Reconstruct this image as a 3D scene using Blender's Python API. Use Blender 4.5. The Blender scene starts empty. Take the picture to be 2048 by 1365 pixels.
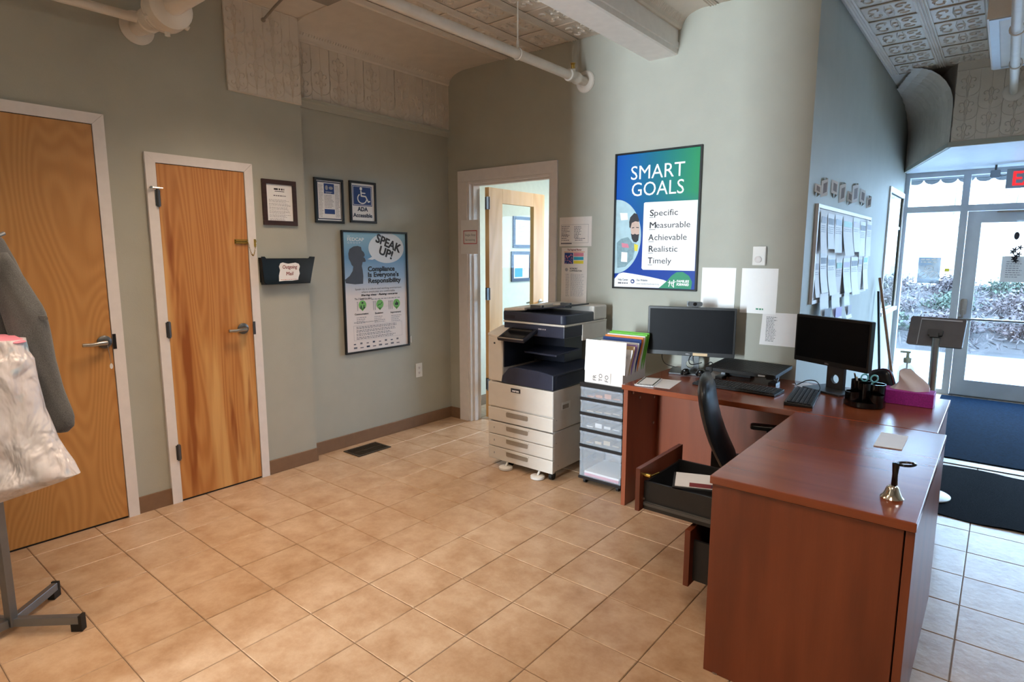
import bpy, math, random
from mathutils import Matrix, Vector
random.seed(7)
PI = math.pi
sc = bpy.context.scene
COL = sc.collection

# ------------------------------------------------------------------ camera
CAM = Vector((1.8674, -1.6095, 1.5309)); FPX = 1200.7
yaw, pitch, roll = -0.684381, 0.144128, 0.000962
_f = Vector((math.sin(yaw)*math.cos(pitch), math.cos(yaw)*math.cos(pitch), -math.sin(pitch)))
_r0 = Vector((math.cos(yaw), -math.sin(yaw), 0)); _u0 = _r0.cross(_f)
_r = _r0*math.cos(roll) + _u0*math.sin(roll); _u = _r.cross(_f)
cd = bpy.data.cameras.new('camera'); cam = bpy.data.objects.new('camera', cd); COL.objects.link(cam)
cam.matrix_world = Matrix(((_r.x, _u.x, -_f.x, CAM.x), (_r.y, _u.y, -_f.y, CAM.y), (_r.z, _u.z, -_f.z, CAM.z), (0, 0, 0, 1)))
cd.sensor_fit = 'HORIZONTAL'; cd.sensor_width = 36; cd.lens = 36*FPX/2048; cd.clip_start = .05; cd.clip_end = 300
sc.camera = cam
def ray(x, y): return _r*((x-1024)/FPX) - _u*((y-682.5)/FPX) + _f
def at_depth(x, y, d): return CAM + ray(x, y)*d

# ------------------------------------------------------------------ world, lights, exposure
sc.view_settings.view_transform = 'Standard'; sc.view_settings.look = 'None'
sc.view_settings.gamma = 1; sc.view_settings.use_curve_mapping = False
sc.view_settings.exposure = 0.0
wd = bpy.data.worlds.new('sky'); sc.world = wd; wd.use_nodes = True
wn = wd.node_tree.nodes; wl = wd.node_tree.links
bg = wn['Background']
grad = wn.new('ShaderNodeTexSky')
try:
    grad.sky_type = 'HOSEK_WILKIE'; grad.turbidity = 4; grad.ground_albedo = .4
    grad.sun_direction = (-.5, -.6, .62)
except Exception: pass
mixw = wn.new('ShaderNodeMix'); mixw.data_type = 'RGBA'; mixw.inputs[0].default_value = .85
wl.new(grad.outputs[0], mixw.inputs[6]); mixw.inputs[7].default_value = (.46, .68, 1.0, 1)
wl.new(mixw.outputs[2], bg.inputs[0]); bg.inputs[1].default_value = 30.0

def area_light(name, loc, target, sx, sy, power, color, spread=PI, portal=False):
    l = bpy.data.lights.new(name, 'AREA'); l.shape = 'RECTANGLE'; l.size = sx; l.size_y = sy
    l.energy = power; l.color = color; l.spread = spread
    o = bpy.data.objects.new(name, l); COL.objects.link(o); o.location = loc
    o.rotation_euler = (Vector(target)-Vector(loc)).to_track_quat('-Z', 'Y').to_euler()
    if portal: l.cycles.is_portal = True
    return o
area_light('sky_portal_entrance', (2.7, 6.62, 1.25), (2.7, 0, 1.25), 3.5, 2.4, 1, (1, 1, 1), portal=True)
area_light('sky_portal_office', (-.5, 6.62, 1.5), (-.5, 0, 1.5), 2.2, 1.6, 1, (1, 1, 1), portal=True)
# daylight through the unseen rear door opening, placed to light the back wall
area_light('daylight_rear_door', (-.3, -7.05, 1.45), (-.3, 0, 1.45), .5, 2.3, 820, (.80, .93, 1.0))
# warm interior lamps and an added cool entrance fill (their housings are built below)
area_light('lamp_light_front', (-.95, .25, 2.90), (-.95, .25, 0), .5, .5, 16.5, (1, .76, .54), spread=2.0)
area_light('lamp_light_middle', (-.5, -1.3, 2.90), (-.5, -1.3, 0), .5, 1.0, 17.5, (1, .76, .54), spread=2.0)
area_light('lamp_light_right', (1.55, -.95, 2.90), (1.55, -.95, 0), .5, 1.0, 19, (1, .80, .60), spread=2.4)
area_light('fill_light_entrance', (2.9, 1.6, 2.90), (2.9, 1.6, 0), .5, 1.0, 17, (.74, .86, 1))  # added fill light that brightens the entrance side
area_light('lamp_light_office', (-1.0, 4.3, 2.55), (-1.0, 4.3, 0), .6, 1.2, 55, (1, .90, .76))

# ------------------------------------------------------------------ materials
def S(r, g, b):
    f = lambda c: (c/255/12.92 if c/255 <= .04045 else ((c/255+.055)/1.055)**2.4)
    return (f(r), f(g), f(b))
MATS = {}
def base_nodes(name):
    m = bpy.data.materials.new(name); m.use_nodes = True; MATS[name] = m
    n = m.node_tree.nodes; return m, n, m.node_tree.links, n['Principled BSDF']
def coords(n, l, scale=(1, 1, 1), kind='Object', rot=(0, 0, 0), loc=(0, 0, 0)):
    if kind == 'World':
        src = n.new('ShaderNodeNewGeometry').outputs['Position']
    else:
        src = n.new('ShaderNodeTexCoord').outputs[kind]
    mp = n.new('ShaderNodeMapping'); mp.inputs['Scale'].default_value = scale
    mp.inputs['Rotation'].default_value = rot; mp.inputs['Location'].default_value = loc
    l.new(src, mp.inputs[0]); return mp.outputs[0]
def mat(name, c, rough=.5, metal=0, var=.12, nscale=20, bump=0, bscale=200, spec=.5, coat=0, kind='Object', stretch=(1, 1, 1), alpha=1, trans=0, emit=None, estr=0, sheen=0):
    m, n, l, p = base_nodes(name)
    tx = n.new('ShaderNodeTexNoise'); tx.inputs['Scale'].default_value = nscale; tx.inputs['Detail'].default_value = 4
    l.new(coords(n, l, stretch, kind), tx.inputs['Vector'])
    rp = n.new('ShaderNodeValToRGB'); e = rp.color_ramp.elements
    e[0].position = .3; e[1].position = .7
    e[0].color = (*[x*(1-var) for x in c], 1); e[1].color = (*[min(1, x*(1+var)) for x in c], 1)
    l.new(tx.outputs['Fac'], rp.inputs[0]); l.new(rp.outputs[0], p.inputs['Base Color'])
    p.inputs['Roughness'].default_value = rough; p.inputs['Metallic'].default_value = metal
    p.inputs['Specular IOR Level'].default_value = spec; p.inputs['Coat Weight'].default_value = coat
    p.inputs['Alpha'].default_value = alpha; p.inputs['Transmission Weight'].default_value = trans
    if sheen: p.inputs['Sheen Weight'].default_value = sheen
    if emit: p.inputs['Emission Color'].default_value = (*emit, 1); p.inputs['Emission Strength'].default_value = estr
    if bump:
        bt = n.new('ShaderNodeTexNoise'); bt.inputs['Scale'].default_value = bscale; bt.inputs['Detail'].default_value = 3
        l.new(coords(n, l, stretch, kind), bt.inputs['Vector'])
        b = n.new('ShaderNodeBump'); b.inputs['Strength'].default_value = bump; b.inputs['Distance'].default_value = .004
        l.new(bt.outputs['Fac'], b.inputs['Height']); l.new(b.outputs[0], p.inputs['Normal'])
    return m
def wood(name, cols, rough=.4, scale=(1, 1, 1), lines=8, detail=1.5, coat=0, contrast=.5, loc=(0, 0, 0), kind='World', fine=.1, streak=None):
    """growth rings as contour lines of a stretched noise field"""
    m, n, l, p = base_nodes(name)
    v = coords(n, l, scale, kind, loc=loc)
    nz = n.new('ShaderNodeTexNoise'); nz.inputs['Scale'].default_value = 1; nz.inputs['Detail'].default_value = detail; l.new(v, nz.inputs['Vector'])
    mu = n.new('ShaderNodeMath'); mu.operation = 'MULTIPLY'; mu.inputs[1].default_value = lines*6.2832; l.new(nz.outputs['Fac'], mu.inputs[0])
    si = n.new('ShaderNodeMath'); si.operation = 'SINE'; l.new(mu.outputs[0], si.inputs[0])
    mr = n.new('ShaderNodeMapRange'); mr.inputs['From Min'].default_value = -1; mr.inputs['From Max'].default_value = 1; l.new(si.outputs[0], mr.inputs[0])
    n2 = n.new('ShaderNodeTexNoise'); n2.inputs['Scale'].default_value = 1.7; n2.inputs['Detail'].default_value = 5; l.new(v, n2.inputs['Vector'])
    mx = n.new('ShaderNodeMix'); mx.inputs[0].default_value = 1-contrast; l.new(mr.outputs[0], mx.inputs[2]); l.new(n2.outputs['Fac'], mx.inputs[3])
    rp = n.new('ShaderNodeValToRGB'); e = rp.color_ramp.elements
    e[0].position = .15; e[0].color = (*cols[0], 1); e[1].position = .85; e[1].color = (*cols[-1], 1)
    for i, c in enumerate(cols[1:-1]): e.new(.15+.7*(i+1)/(len(cols)-1)).color = (*c, 1)
    l.new(mx.outputs[0], rp.inputs[0])
    colr = rp.outputs[0]
    if streak:
        for c_, sc_, lo, hi, off in streak:
            sn = n.new('ShaderNodeTexNoise'); sn.inputs['Scale'].default_value = 1; sn.inputs['Detail'].default_value = 3
            l.new(coords(n, l, sc_, kind, loc=off), sn.inputs['Vector'])
            sm = n.new('ShaderNodeMapRange'); sm.inputs['From Min'].default_value = lo; sm.inputs['From Max'].default_value = hi; l.new(sn.outputs['Fac'], sm.inputs[0])
            cm_ = n.new('ShaderNodeMix'); cm_.data_type = 'RGBA'; l.new(sm.outputs[0], cm_.inputs[0]); l.new(colr, cm_.inputs[6]); cm_.inputs[7].default_value = (*c_, 1); colr = cm_.outputs[2]
    fs = n.new('ShaderNodeMapping'); fs.inputs['Scale'].default_value = (90, 90, 9) if scale[2] < 1 else (9, 90, 90); l.new(v, fs.inputs[0])
    fn = n.new('ShaderNodeTexNoise'); fn.inputs['Scale'].default_value = 1; fn.inputs['Detail'].default_value = 2; l.new(fs.outputs[0], fn.inputs['Vector'])
    fr_ = n.new('ShaderNodeMapRange'); fr_.inputs['To Min'].default_value = 1-fine; fr_.inputs['To Max'].default_value = 1+fine; l.new(fn.outputs['Fac'], fr_.inputs[0])
    mm = n.new('ShaderNodeVectorMath'); mm.operation = 'SCALE'; l.new(colr, mm.inputs[0]); l.new(fr_.outputs[0], mm.inputs['Scale'])
    l.new(mm.outputs[0], p.inputs['Base Color'])
    p.inputs['Roughness'].default_value = rough; p.inputs['Coat Weight'].default_value = coat; p.inputs['Coat Roughness'].default_value = .15
    return m
def glassy(name, tint=(.93, .97, .97), gloss=.07, rough=.02):
    m, n, l, p = base_nodes(name); n.remove(p)
    t = n.new('ShaderNodeBsdfTransparent'); t.inputs[0].default_value = (*tint, 1)
    g = n.new('ShaderNodeBsdfGlossy'); g.inputs['Roughness'].default_value = rough
    nz = n.new('ShaderNodeTexNoise'); nz.inputs['Scale'].default_value = 3; l.new(coords(n, l), nz.inputs['Vector'])
    mr = n.new('ShaderNodeMapRange'); mr.inputs['To Min'].default_value = gloss*.8; mr.inputs['To Max'].default_value = gloss*1.2; l.new(nz.outputs['Fac'], mr.inputs[0])
    mx = n.new('ShaderNodeMixShader'); l.new(mr.outputs[0], mx.inputs[0]); l.new(t.outputs[0], mx.inputs[1]); l.new(g.outputs[0], mx.inputs[2])
    l.new(mx.outputs[0], n['Material Output'].inputs[0]); return m

mat('wall_sage', S(172, 171, 159), .62, var=.03, nscale=6, bump=.12, bscale=160, kind='World')
mat('wall_pale', S(214, 222, 208), .6, var=.03, kind='World')
mat('tin_white', S(218, 208, 196), .42, var=.05, nscale=9, bump=.25, bscale=70, kind='World')
mat('beam_white', S(240, 238, 236), .4, var=.03)
mat('trim_white', S(228, 222, 220), .4, var=.03)
mat('pipe_white', S(222, 214, 204), .4, var=.05, nscale=12, bump=.1, bscale=60)
mat('baseboard_brown', S(128, 98, 74), .5, var=.06, kind='World')
mat('grout', S(122, 100, 80), .8, var=.15, nscale=40, kind='World')
mat('steel', S(176, 174, 170), .28, 1, var=.05, nscale=60)
mat('dark_steel', S(96, 98, 100), .4, .8, var=.08)
mat('brass', S(196, 164, 88), .25, 1, var=.06)
mat('chrome', S(225, 215, 200), .12, 1, var=.03)
mat('alu', S(196, 201, 208), .4, .25, var=.04, nscale=8)
mat('alu_paint', S(196, 202, 208), .42, .1, var=.03)
mat('rack_grey', S(126, 130, 136), .35, .7, var=.05)
mat('black_plastic', S(22, 22, 24), .35, var=.15)
mat('black_gloss', S(12, 12, 14), .12, var=.1)
mat('black_matt', S(30, 30, 31), .65, var=.15)
mat('screen_black', S(17, 18, 22), .38, var=.08, spec=.1)
mat('black_leather', S(24, 24, 27), .33, var=.2, bump=.15, bscale=150)
mat('paper', S(240, 238, 238), .6, var=.015)
mat('paper_warm', S(226, 218, 212), .6, var=.02)
mat('white', S(250, 250, 250), .5, var=.01)
mat('ink', S(40, 38, 44), .6, var=.1)
mat('ink_mid', S(110, 108, 116), .6, var=.08)
mat('ink_light', S(168, 164, 170), .6, var=.05)
mat('red_ink', S(190, 40, 44), .5, var=.05)
mat('maroon', S(128, 36, 40), .5, var=.08)
mat('blue_ink', S(30, 62, 128), .5, var=.05)
mat('navy', S(34, 44, 72), .5, var=.06)
mat('green_ink', S(118, 186, 92), .5, var=.05)
mat('green_logo', S(34, 140, 100), .5, var=.05)
mat('cyan_ink', S(40, 160, 190), .5, var=.05); mat('pink_ink', S(214, 130, 150), .5, var=.05); mat('yellow_ink', S(226, 210, 60), .5, var=.05)
mat('orange_ink', S(226, 130, 60), .5, var=.05); mat('purple_ink', S(150, 120, 190), .5, var=.05)
mat('frame_black', S(20, 20, 22), .35, var=.1)
mat('frame_brown', S(58, 32, 24), .35, var=.2, nscale=8, stretch=(1, 1, 8))
mat('copier_grey', S(206, 200, 192), .45, var=.02)
mat('copier_navy', S(40, 46, 64), .35, var=.08)
mat('copier_dark', S(24, 28, 42), .4, var=.1)
mat('plastic_white', S(228, 226, 222), .4, var=.02)
mat('drawer_dark', S(30, 29, 30), .5, var=.1)
mat('coat_grey', S(84, 84, 84), .9, var=.35, nscale=300, bump=.5, bscale=260, sheen=.3)
mat('silhouette', S(66, 68, 78), .5, var=.06)
mat('bubble', S(222, 230, 240), .5, var=.01)
mat('kiosk_grey', S(108, 108, 112), .4, .5, var=.05)
mat('tissue', S(238, 226, 226), .8, var=.02)
mat('tissue_box', S(178, 44, 160), .55, var=.25, nscale=180)
mat('teal_handle', S(120, 196, 206), .35, var=.05)
mat('blue_mat', S(8, 27, 45), 1, var=.35, nscale=60, spec=.05, bump=.5, bscale=300)
mat('black_mat', S(18, 18, 21), 1, var=.35, nscale=90, spec=.05, bump=.6, bscale=300)
mat('exit_case', S(150, 160, 172), .5, var=.03)
mat('exit_red', S(232, 40, 44), .4, var=.02, emit=S(235, 40, 44), estr=1.2)
mat('grey_sign', S(128, 140, 150), .5, var=.04, alpha=.72)
mat('asphalt', S(104, 104, 106), .9, var=.12, nscale=3, bump=.3, bscale=30, kind='World')
mat('concrete', S(180, 180, 184), .9, var=.08, nscale=4, kind='World')
mat('earth', S(58, 54, 54), .95, var=.25, nscale=3, kind='World')
mat('twig', S(84, 76, 76), .9, var=.3, nscale=3, kind='World')
mat('leaf_green', S(62, 72, 60), .8, var=.3, nscale=2, kind='World')
mat('leaf_red', S(80, 68, 68), .8, var=.3, nscale=2, kind='World')
mat('bark', S(150, 138, 126), .9, var=.2)
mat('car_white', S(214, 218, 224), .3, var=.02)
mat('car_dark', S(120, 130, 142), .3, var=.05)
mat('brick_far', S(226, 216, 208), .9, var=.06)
mat('broom_wood', S(150, 104, 70), .5, var=.15, nscale=6, stretch=(1, 1, 6))
mat('lamp_diffuser', S(250, 240, 220), .5, var=.01, emit=(1, .86, .68), estr=1.2)
mat('folder_green', S(106, 186, 62), .5, var=.05)
mat('folder_tan', S(206, 178, 140), .6, var=.05)
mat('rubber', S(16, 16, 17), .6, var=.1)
mat('vent_bronze', S(70, 60, 48), .45, .5, var=.1)
mat('sanitizer', S(196, 212, 214), .15, var=.03, alpha=.55)
mat('pump_green', S(176, 200, 186), .4, var=.03)
mat('skin_print', S(206, 176, 162), .5, var=.05)
mat('print_teal', S(176, 206, 216), .5, var=.1, nscale=14)
mat('shirt_print', S(130, 160, 170), .5, var=.15, nscale=60)
mat('conduit_grey', S(150, 140, 128), .45, .3, var=.05)
mat('office_panel', S(236, 234, 226), .5, var=.02)
wood('birch_door', [S(184, 130, 72), S(194, 140, 81), S(202, 149, 90)], .38, (2, 3.6, .8), 26, .5, contrast=.5, loc=(0, .4, .2), fine=.06)
wood('cherry_door', [S(176, 114, 58), S(190, 128, 70), S(202, 144, 84)], .38, (3, 9, .55), 12, .6, contrast=.45, loc=(0, 2.2, 0), fine=.12, streak=[(S(216, 166, 104), (2, 7, .45), .56, .66, (0, 1.3, .4)), (S(150, 84, 36), (2, 8, .9), .60, .68, (0, 4.1, 2.0))])
wood('maple_door', [S(206, 158, 98), S(222, 178, 118), S(228, 188, 132)], .4, (4, 4, .8), 4, 2, contrast=.4)
wood('desk_side', [S(98, 46, 26), S(122, 60, 35), S(136, 70, 42)], .36, (5, 5, .6), 3, 3, contrast=.3)
wood('desk_top', [S(108, 50, 28), S(134, 66, 38), S(148, 76, 44)], .24, (.8, 6, 6), 3, 2, coat=.15, contrast=.12)
wood('desk_edge', [S(92, 42, 25), S(118, 58, 35)], .36, (5, 2, .9), 3, 3, contrast=.3)
glassy('glass'); mat('drawer_clear', S(206, 216, 228), .3, var=.03, alpha=.24); glassy('glass_frame', (.95, .97, .97), .012)

# floor tile: stone-like mottling that differs from tile to tile
m, n, l, p = base_nodes('floor_tile')
oi = n.new('ShaderNodeObjectInfo'); geo = n.new('ShaderNodeNewGeometry')
vm = n.new('ShaderNodeVectorMath'); vm.operation = 'MULTIPLY_ADD'
cmb = n.new('ShaderNodeCombineXYZ'); l.new(oi.outputs['Random'], cmb.inputs[2])
l.new(cmb.outputs[0], vm.inputs[0]); vm.inputs[1].default_value = (0, 0, 37); l.new(geo.outputs['Position'], vm.inputs[2])
a = n.new('ShaderNodeTexNoise'); a.inputs['Scale'].default_value = 6.5; a.inputs['Detail'].default_value = 8; a.inputs['Roughness'].default_value = .68; l.new(vm.outputs[0], a.inputs['Vector'])
r = n.new('ShaderNodeValToRGB'); e = r.color_ramp.elements
e[0].position = .3; e[0].color = (*S(166, 130, 98), 1); e[1].position = .68; e[1].color = (*S(202, 174, 146), 1)
q = e.new(.5); q.color = (*S(186, 154, 124), 1)
l.new(a.outputs['Fac'], r.inputs[0]); l.new(r.outputs[0], p.inputs['Base Color'])
b2 = n.new('ShaderNodeTexNoise'); b2.inputs['Scale'].default_value = 38; b2.inputs['Detail'].default_value = 4; l.new(vm.outputs[0], b2.inputs['Vector'])
mr = n.new('ShaderNodeMapRange'); mr.inputs['To Min'].default_value = .26; mr.inputs['To Max'].default_value = .44; l.new(b2.outputs['Fac'], mr.inputs[0]); l.new(mr.outputs[0], p.inputs['Roughness'])
bp = n.new('ShaderNodeBump'); bp.inputs['Strength'].default_value = .16; bp.inputs['Distance'].default_value = .006; l.new(b2.outputs['Fac'], bp.inputs['Height']); l.new(bp.outputs[0], p.inputs['Normal'])

def poster_mat(name, stops, axis, lo, hi, axis2=None, lo2=0, hi2=1, mixcol=None):
    m, n, l, p = base_nodes(name)
    g = n.new('ShaderNodeNewGeometry'); sp = n.new('ShaderNodeSeparateXYZ'); l.new(g.outputs['Position'], sp.inputs[0])
    mr = n.new('ShaderNodeMapRange'); mr.inputs['From Min'].default_value = lo; mr.inputs['From Max'].default_value = hi
    l.new(sp.outputs[axis], mr.inputs[0])
    rp = n.new('ShaderNodeValToRGB'); e = rp.color_ramp.elements
    e[0].position, e[0].color = stops[0][0], (*stops[0][1], 1); e[1].position, e[1].color = stops[-1][0], (*stops[-1][1], 1)
    for s in stops[1:-1]: e.new(s[0]).color = (*s[1], 1)
    l.new(mr.outputs[0], rp.inputs[0]); out = rp.outputs[0]
    if mixcol:
        m2 = n.new('ShaderNodeMapRange'); m2.inputs['From Min'].default_value = lo2; m2.inputs['From Max'].default_value = hi2; l.new(sp.outputs[axis2], m2.inputs[0])
        mx = n.new('ShaderNodeMix'); mx.data_type = 'RGBA'; l.new(m2.outputs[0], mx.inputs[0]); l.new(out, mx.inputs[6]); mx.inputs[7].default_value = (*mixcol, 1); out = mx.outputs[2]
    l.new(out, p.inputs['Base Color']); p.inputs['Roughness'].default_value = .3
    return m
poster_mat('smart_print', [(0, S(12, 88, 186)), (.45, S(14, 110, 140)), (1, S(30, 146, 94))], 0, -.36, .24, 2, 1.95, 1.6, S(20, 66, 158))
poster_mat('speak_print', [(0, S(236, 226, 222)), (.47, S(232, 224, 224)), (.62, S(160, 186, 214)), (.8, S(104, 152, 194)), (1, S(150, 194, 216))], 2, .76, 1.69)

# ------------------------------------------------------------------ mesh builder
class MB:
    def __init__(s): s.v = []; s.f = []
    def add(s, vs, fs):
        o = len(s.v); s.v += [Vector(v) for v in vs]; s.f += [[i+o for i in f] for f in fs]; return s
    def box(s, x0, x1, y0, y1, z0, z1, M=None):
        vs = [Vector((x, y, z)) for z in (z0, z1) for y in (y0, y1) for x in (x0, x1)]
        if M is not None: vs = [M @ v for v in vs]
        return s.add(vs, [(0, 2, 3, 1), (4, 5, 7, 6), (0, 1, 5, 4), (2, 6, 7, 3), (0, 4, 6, 2), (1, 3, 7, 5)])
    def loft(s, rings, cap=True, closed=True):
        n = len(rings[0]); vs = [p for r in rings for p in r]; fs = []
        for i in range(len(rings)-1):
            for j in range(n if closed else n-1):
                k = (j+1) % n; fs.append((i*n+j, i*n+k, (i+1)*n+k, (i+1)*n+j))
        if cap and closed: fs += [tuple(range(n-1, -1, -1)), tuple(range((len(rings)-1)*n, len(rings)*n))]
        return s.add(vs, fs)
    def cyl(s, p0, p1, r0, r1=None, n=16):
        p0, p1 = Vector(p0), Vector(p1); r1 = r0 if r1 is None else r1
        return s.tube([p0, p1], [r0, r1], n)
    def tube(s, pts, r, n=8):
        pts = [Vector(p) for p in pts]; rs = r if isinstance(r, (list, tuple)) else [r]*len(pts)
        d = (pts[1]-pts[0]).normalized(); up = Vector((0, 0, 1)) if abs(d.z) < .9 else Vector((1, 0, 0))
        x = d.cross(up).normalized(); rings = []
        for i, p in enumerate(pts):
            d = (pts[min(i+1, len(pts)-1)]-pts[max(i-1, 0)]).normalized()
            x = (x-d*x.dot(d)).normalized(); y = d.cross(x)
            rings.append([p+x*math.cos(2*PI*k/n)*rs[i]+y*math.sin(2*PI*k/n)*rs[i] for k in range(n)])
        return s.loft(rings)
    def lathe(s, prof, c, axis=(0, 0, 1), n=20):
        c = Vector(c); d = Vector(axis).normalized(); up = Vector((0, 0, 1)) if abs(d.z) < .9 else Vector((1, 0, 0))
        x = d.cross(up).normalized(); y = d.cross(x)
        return s.loft([[c+d*h+(x*math.cos(2*PI*k/n)+y*math.sin(2*PI*k/n))*max(r, .0004) for k in range(n)] for r, h in prof])
    def prism(s, pts, vec):
        pts = [Vector(p) for p in pts]; vec = Vector(vec)
        return s.loft([pts, [p+vec for p in pts]])
    def poly(s, pts): return s.add(pts, [tuple(range(len(pts)))])
    def rbox(s, x0, x1, y0, y1, z0, z1, r, M=None, n=4, axis='z'):
        """box with rounded corners in the plane across axis"""
        def rr(a0, a1, b0, b1):
            out = []
            for (ca, cb, t0) in ((a1-r, b1-r, 0), (a0+r, b1-r, PI/2), (a0+r, b0+r, PI), (a1-r, b0+r, 1.5*PI)):
                for k in range(n+1):
                    t = t0+PI/2*k/n; out.append((ca+r*math.cos(t), cb+r*math.sin(t)))
            return out
        if axis == 'z': rings = [[Vector((a, b, z)) for a, b in rr(x0, x1, y0, y1)] for z in (z0, z1)]
        elif axis == 'y': rings = [[Vector((a, y, b)) for a, b in rr(x0, x1, z0, z1)] for y in (y1, y0)]
        else: rings = [[Vector((x, a, b)) for a, b in rr(y0, y1, z0, z1)] for x in (x0, x1)]
        if M is not None: rings = [[M @ v for v in q] for q in rings]
        return s.loft(rings)
    def mesh(s, name, Minv=None, smooth=False, ang=40):
        me = bpy.data.meshes.new(name)
        me.from_pydata([tuple(Minv @ v) if Minv is not None else tuple(v) for v in s.v], [], s.f); me.validate()
        if smooth:
            me.polygons.foreach_set('use_smooth', [True]*len(me.polygons))
            me.set_sharp_from_angle(angle=math.radians(ang))
        me.update(); return me
    def build(s, name, mt, parent=None, smooth=False, bevel=0, local=False, ang=40):
        Minv = None
        if parent is not None and not local: Minv = WM[parent.name].inverted()
        me = s.mesh(name, Minv, smooth, ang); me.materials.append(MATS[mt] if isinstance(mt, str) else mt)
        return link(name, me, parent, bevel)
WM = {}
def link(name, me, parent=None, bevel=0):
    o = bpy.data.objects.new(name, me); COL.objects.link(o)
    if parent is not None: o.parent = parent; WM[o.name] = WM[parent.name]
    else: WM[o.name] = Matrix.Identity(4)
    if bevel:
        b = o.modifiers.new('bevel', 'BEVEL'); b.width = bevel; b.segments = 2; b.limit_method = 'ANGLE'; b.angle_limit = .6
    return o
def tag(o, label, cat, group=None):
    o['label'] = label; o['category'] = cat
    if group: o['group'] = group
    return o
def thing(name, label, cat, loc=(0, 0, 0), rz=0, group=None, rot=None):
    o = bpy.data.objects.new(name, None); COL.objects.link(o); o.empty_display_size = .05
    o.location = loc; o.rotation_euler = rot or (0, 0, rz)
    WM[o.name] = Matrix.LocRotScale(Vector(loc), o.rotation_euler.copy(), None)
    return tag(o, label, cat, group)
def struct(o): o['kind'] = 'structure'; return o
def copy_of(o, loc, parent=None, rot=None, name=None):
    c = o.copy(); COL.objects.link(c); c.location = loc
    if rot: c.rotation_euler = rot
    if parent is not None: c.parent = parent
    WM[c.name] = Matrix.Identity(4); return c
BX = lambda *a: MB().box(*a)

# ---- flat prints on planes
class Pl:
    def __init__(s, o, r, u): s.o = Vector(o); s.r = Vector(r).normalized(); s.u = Vector(u).normalized(); s.n = s.r.cross(s.u)
    def p(s, a, b, h=0): return s.o+s.r*a+s.u*b+s.n*h
    def rect(s, a0, b0, a1, b1, h): return [s.p(a0, b0, h), s.p(a1, b0, h), s.p(a1, b1, h), s.p(a0, b1, h)]
    def M(s): return Matrix(((s.r.x, s.u.x, s.n.x, s.o.x), (s.r.y, s.u.y, s.n.y, s.o.y), (s.r.z, s.u.z, s.n.z, s.o.z), (0, 0, 0, 1)))
def prect(par, nm, pl, a0, b0, a1, b1, mt, h): return MB().poly(pl.rect(a0, b0, a1, b1, h)).build(nm, mt, par)
def ppoly(par, nm, pl, pts, mt, h): return MB().poly([pl.p(a, b, h) for a, b in pts]).build(nm, mt, par)
def ell(ca, cb, ra, rb, n=28, t0=0, t1=2*PI, rot=0):
    out = []
    for k in range(n):
        t = t0+(t1-t0)*k/(n if t1-t0 > 6.28 else n-1)
        x, y = ra*math.cos(t), rb*math.sin(t); out.append((ca+x*math.cos(rot)-y*math.sin(rot), cb+x*math.sin(rot)+y*math.cos(rot)))
    return out
def stroke(mb, pl, pts, w, h):
    for (a, b), (c, d) in zip(pts, pts[1:]):
        L = math.hypot(c-a, d-b) or 1e-6; nx, ny = -(d-b)/L*w/2, (c-a)/L*w/2
        mb.poly([pl.p(a+nx, b+ny, h), pl.p(a-nx, b-ny, h), pl.p(c-nx, d-ny, h), pl.p(c+nx, d+ny, h)])
    for a, b in pts: mb.poly([pl.p(x, y, h+.00005) for x, y in ell(a, b, w/2, w/2, 10)])
    return mb
def ptext(par, pl, s, a, b, size, mt, h, align='LEFT', bold=0, shear=0, rot=0, width=None, name='lettering', flip=False, sp=1):
    cu = bpy.data.curves.new('t', 'FONT'); cu.body = s; cu.size = size; cu.align_x = align; cu.shear = shear
    cu.resolution_u = 3; cu.space_line = sp
    o = bpy.data.objects.new('t', cu); me = bpy.data.meshes.new_from_object(o)
    bpy.data.objects.remove(o); bpy.data.curves.remove(cu)
    sx = 1
    if width and len(me.vertices):
        xs = [v.co.x for v in me.vertices]; sx = width/max(1e-6, max(xs)-min(xs))
    if flip: sx = -sx
    if bold:                 # heavier strokes: the same outline laid again with small shifts
        v0 = [v.co.copy() for v in me.vertices]; f0 = [tuple(p.vertices) for p in me.polygons]; nv = len(v0); k_ = bold*.7
        sh = [(0, 0), (bold/abs(sx), 0), (-bold/abs(sx), 0), (k_/abs(sx), k_), (-k_/abs(sx), k_), (k_/abs(sx), -k_), (-k_/abs(sx), -k_)]
        bpy.data.meshes.remove(me); me = bpy.data.meshes.new(name)
        me.from_pydata([(v.x+dx, v.y+dy, q*.00003) for q, (dx, dy) in enumerate(sh) for v in v0], [], [tuple(i+q*nv for i in f) for q in range(len(sh)) for f in f0])
    M = pl.M() @ Matrix.Translation((a, b, h)) @ Matrix.Rotation(rot, 4, 'Z') @ Matrix.Diagonal((sx, 1, 1, 1))
    me.transform(WM[par.name].inverted() @ M); me.materials.clear(); me.materials.append(MATS[mt]); me.name = name
    return link(name, me, par)
def greek(par, pl, a0, a1, b1, b0, n, mt, h, seed=1, fill=.55, ragged=.3, name='fine_print', word=.02):
    rn = random.Random(seed); mb = MB(); dy = (b1-b0)/n
    for i in range(n):
        y = b1-dy*(i+.75); end = a0+(a1-a0)*(1-ragged*rn.random()); x = a0
        while x < end:
            w = word*rn.uniform(.5, 1.5); mb.poly(pl.rect(x, y, min(x+w, end), y+dy*fill, h)); x += w+word*.3
    return mb.build(name, mt, par)
def frame4(pl, a0, b0, a1, b1, w, d, h0=0):
    mb = MB()
    for (x0, y0, x1, y1) in ((a0, b0, a1, b0+w), (a0, b1-w, a1, b1), (a0, b0+w, a0+w, b1-w), (a1-w, b0+w, a1, b1-w)):
        mb.prism(pl.rect(x0, y0, x1, y1, h0), pl.n*d)
    return mb
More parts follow.
